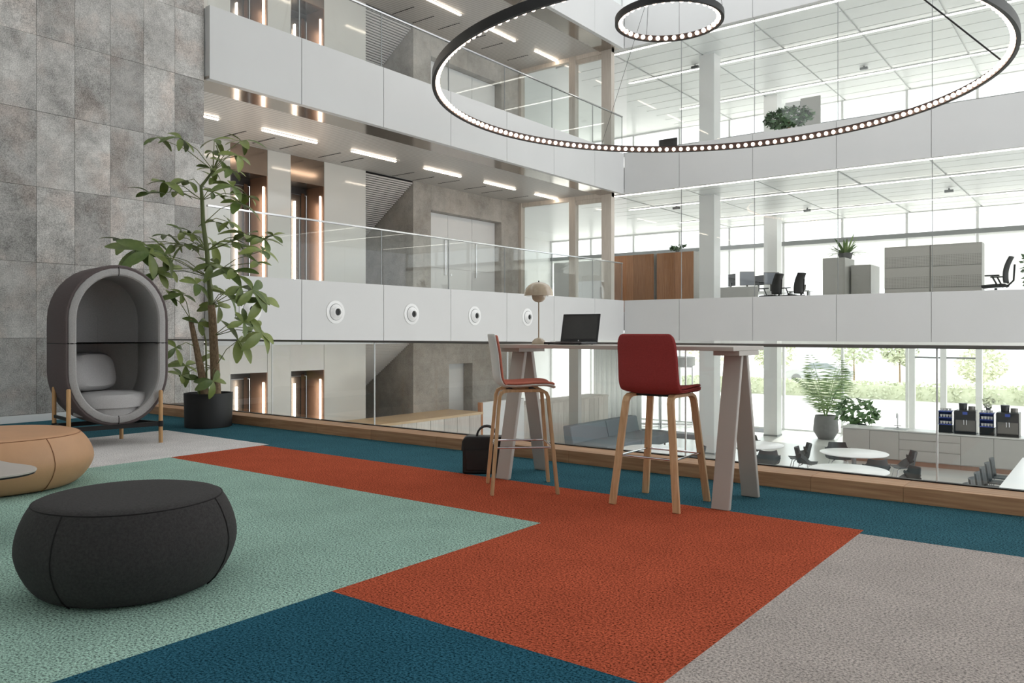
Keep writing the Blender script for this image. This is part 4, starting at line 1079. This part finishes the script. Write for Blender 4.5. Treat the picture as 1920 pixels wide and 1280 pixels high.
# grey credenzas behind the glazed partition
for i, (x0, x1, h, lab) in enumerate(((-15.2, -13.4, 1.75, 'tall pale grey cupboard behind the glazed corridor partition'), (-13.9, -13.1, 1.2, 'lower pale grey cupboard beside the timber cabinets'))):
    y0 = 22.2 if i == 0 else 21.3
    t = thing('office_cupboard', lab, 'cupboard', (x0, y0, F2), 0, 'grey cupboards')
    bx(0, .021, 0, x1 - x0, .5, h).obj('body', 'grey_laminate', t)
    for k in range(2): bx(.004 + (x1 - x0) / 2 * k, 0, .03, (x1 - x0) / 2 * (k + 1) - .004, .02, h - .02).obj('door', 'grey_laminate', t, bevel=.003)
# desks
t = thing('office_desk', 'white office desk with monitors behind the column', 'desk', (-10.7, 25.15, F2))
bx(0, 0, .70, 2.0, 1.5, .73).obj('top', 'table_white', t)
for x in (.08, 1.92):
    for y in (.1, 1.4): bx(x - .03, y - .03, 0, x + .03, y + .03, .699).obj('leg', 'frame_grey', t)
t = thing('desk_screen', 'low grey screen panel in front of the office desk', 'screen', (-9.85, 23.4, F2)); bx(0, 0, 0, 1.2, .04, .80).obj('panel', 'grey_laminate', t); bx(.1, -.15, 0, .16, .2, .02).obj('foot', 'frame_grey', t); bx(1.0, -.15, 0, 1.06, .2, .02).obj('foot', 'frame_grey', t)
def monitor(name, lab, x, y, rz, back, h=.36, z=.73):
    t = thing(name, lab, 'monitor', (x, y, F2 + z), rz, 'monitors on the office desk')
    bx(-.12, -.09, 0, .12, .09, .012).obj('base', 'machine_dark', t); bx(-.03, .02, .012, .03, .045, .34).obj('stand', 'machine_dark', t)
    sh = bx(-.24, -.02, .28 - .05, .24, .018, .28 - .05 + h + .04).obj('casing', 'mesh_black' if back else 'machine_steel', t, bevel=.006)
    bx(-.225, -.023, .28 - .03, .225, -.0205, .28 - .05 + h + .02).obj('screen', 'screen_grey', sh)
monitor('monitor', 'dark-backed monitor nearest the column', -10.35, 25.6, 2.4, True)
monitor('monitor', 'tilted monitor with pale screen, second from the column', -9.82, 25.6, .55, False, .42)
monitor('monitor', 'small grey monitor, third from the column', -9.45, 25.7, 2.6, True, .28)
monitor('monitor', 'monitor with pale screen farthest from the column', -9.02, 25.6, .6, False, .36)
def officechair():
    t = thing('office_chair', 'x', 'chair', (0, 0, 0), 0, 'black mesh office chairs')
    for k in range(5):
        a = 2 * PI * k / 5; MB().beam((0, 0, .09), (.30 * math.cos(a), .30 * math.sin(a), .06), .04, .03).obj('base_arm', 'mesh_black', t)
        MB().ball((.30 * math.cos(a), .30 * math.sin(a), .03), .03, 8, 6).obj('castor', 'rubber', t, True)
    MB().tube([(0, 0, .08), (0, 0, .44)], .03, 10).obj('column', 'mesh_black', t, True)
    MB().grid(lambda i, j: ((i - .5) * .48, -.22 + .46 * j, .48 + .02 * (2 * i - 1) ** 2 - .02 * j * j), 9, 8).obj('seat', 'mesh_black', t, True, solid=.05)
    MB().grid(lambda i, j: ((i - .5) * (.44 - .08 * j), -.24 - .10 * j * j + .05 * (2 * i - 1) ** 2 + .03 * math.sin(PI * j), .54 + .58 * j), 9, 12).obj('backrest', 'mesh_black', t, True, solid=.025)
    MB().tube([(0, -.2, .45), (0, -.34, .6), (0, -.36, .95)], .02, 8).obj('spine', 'mesh_black', t, True)
    for sx in (-1, 1):
        MB().tube([(sx * .2, -.1, .47), (sx * .28, -.06, .52), (sx * .29, .02, .69)], .018, 8).obj('arm_post', 'mesh_black', t, True)
        bx(sx * .29 - .04, -.12, .69, sx * .29 + .04, .16, .72).obj('armrest', 'mesh_black', t, bevel=.01)
    return t
oc = officechair(); oc.location = (-8.62, 24.45, F2); oc.scale = (1.08, 1.08, 1.08); oc.rotation_euler = (0, 0, 1.25); oc['label'] = 'black mesh office chair nearest the desk monitors'
dup(oc, (-7.98, 24.55, F2), 1.25, 'black mesh office chair right of the other one by the desk')
dup(oc, (-2.42, 22.3, F2), 1.5, 'black mesh office chair at the right beside the perforated cupboards', 1.08)
t = thing('notebook_computer', 'small open notebook on a low shelf between the two office chairs', 'laptop', (-8.1, 25.55, F2 + .73)); bx(-.15, -.1, 0, .15, .1, .015).obj('base', 'machine_steel', t)
mb = MB(); mb.M = Matrix.Translation((0, .1, .012)) @ Matrix.Rotation(-.35, 4, 'X'); mb.box(-.15, -.004, 0, .15, .004, .2); mb.obj('lid', 'machine_steel', t)
t = thing('shelf_table', 'narrow white side shelf behind the office chairs', 'table', (-8.45, 25.35, F2)); bx(0, 0, .70, .7, .4, .729).obj('top', 'table_white', t); bx(.05, .1, 0, .1, .3, .699).obj('leg', 'frame_grey', t); bx(.6, .1, 0, .65, .3, .699).obj('leg', 'frame_grey', t)
# planter cabinets
for x, y, w_, d_, h, lab in ((-6.72, 23.2, .58, 1.0, 1.50, 'pale grey planter cabinet with spiky green plant'), (-6.06, 23.6, .50, 1.0, 1.30, 'lower pale grey cabinet right of the planter cabinet')):
    t = thing('storage_cabinet', lab, 'cabinet', (x, y, F2), 0, 'pale grey storage cabinets')
    bx(0, .021, 0, w_, d_, h).obj('body', 'grey_laminate', t); bx(.004, 0, .03, w_ - .004, .02, h - .005).obj('door', 'grey_laminate', t, bevel=.003)
    bx(w_ + .001, .02, .02, w_ + .02, d_, h - .005).obj('side_panel', 'kitchen_front', t)
random.seed(9)
t = thing('spiky_plant', 'spiky green sword-leaved plant on the pale grey planter cabinet', 'plant', (-6.25, 23.75, F2 + 1.501))
MB().lathe([(.16, 0), (.2, .16), (.18, .16), (.001, .14)], 20).obj('pot', 'pot_grey', t, True)
for k in range(44):
    a = random.uniform(0, 2 * PI); L = random.uniform(.5, .85); e = random.uniform(.25, 1.2); mb = MB(); d = Vector((math.cos(a), math.sin(a), 0)); sd = Vector((-math.sin(a), math.cos(a), 0)) * .036
    pts = [Vector((0, 0, .12)) + d * (L * s * math.cos(e) + .05) + Vector((0, 0, L * (s * math.sin(e) - .35 * s * s * math.cos(e)))) for s in (0, .35, .7, 1)]
    vs = []
    for i, p in enumerate(pts): w_ = (1, 1.1, .8, .06)[i]; vs += [p - sd * w_, p + sd * w_]
    mb.add(vs, [(0, 1, 3, 2), (2, 3, 5, 4), (4, 5, 7, 6)]).obj('leaf', 'leaf_fern', t)
for x0, x1, lab in ((-5.06, -3.965, 'left perforated pale metal cupboard behind the office glass'), (-3.955, -2.80, 'right perforated pale metal cupboard behind the office glass')):
    t = thing('perforated_cupboard', lab, 'cupboard', (x0, 23.0, F2), 0, 'perforated cupboards')
    bx(0, .022, 0, x1 - x0, .5, 1.68).obj('body', 'grey_laminate', t)
    for k in range(3): bx(.01, 0, .02 + .555 * k, x1 - x0 - .01, .02, .565 + .555 * k).obj('perforated_front', 'perforated_metal', t, bevel=.003)
T(bush('leafy_plant', 'leafy green plant at the right edge of the middle floor office', (-1.58, 21.6, F2), .28, .28, .55, 260, .09, 'leaf_dark', pot=.2, zbase=.35), 'leafy green plant at the right edge of the middle floor office', 'plant')
# upper office
t = thing('planter_box', 'low white planter trough on the top floor behind the parapet', 'planter', (-7.75, 21.2, F3)); bx(0, 0, 0, 1.3, .5, .30).obj('trough', 'grey_laminate', t); bx(.03, .03, .30, 1.27, .47, .305).obj('soil', 'soil', t)
random.seed(33)
T(bush('trough_plant', 'dark green bushy plant behind the middle parapet on the top floor', (-7.1, 21.45, F3 + .306), .68, .20, .30, 460, .10, 'leaf_dark', trunk=.48), 'dark green bushy plant behind the middle parapet on the top floor', 'plant')
t = thing('room_divider', 'grey divider panel behind the top floor plant', 'screen', (-7.7, 23.0, F3)); bx(0, 0, .0, .42, .05, 1.9).obj('panel', 'white_paint', t); bx(.43, 0, .0, .98, .05, 1.95).obj('panel', 'grey_laminate', t)
t = thing('wall_screen', 'dark flat screen standing at the corner of the top floor', 'monitor', (-10.2, 20.6, F3)); bx(-.02, 0, 0, .02, .04, .5).obj('stand', 'machine_dark', t); bx(-.28, -.02, .42, .28, .02, .78).obj('panel', 'machine_dark', t, bevel=.006)
bx(-.2, -.12, 0, .2, .14, .02).obj('foot', 'machine_dark', t)
# ceiling sensors
for k, (x, y, zz, lab) in enumerate(((-11.1, 23.0, FB[3], 'small dark sensor box on the middle office ceiling near the corner'), (-8.0, 26.0, FB[3], 'small grey sensor on the middle office ceiling behind the columns'), (-3.8, 24.8, FB[3], 'small grey sensor on the middle office ceiling at the right'), (-10.2, 22.4, FB[4], 'small dark sensor box on the top office ceiling near the corner'), (-6.2, 25.6, FB[4], 'small grey sensor on the top office ceiling in the middle'))):
    t = thing('ceiling_sensor', lab, 'sensor', (x, y, zz + .07), 0, 'ceiling sensors'); bx(-.11, -.05, -.09, .11, .05, -.02).obj('box', 'frame_grey' if k not in (0, 3) else 'machine_dark', t, bevel=.004); bx(-.02, -.02, -.02, .02, .02, .02).obj('mount', 'frame_grey', t)
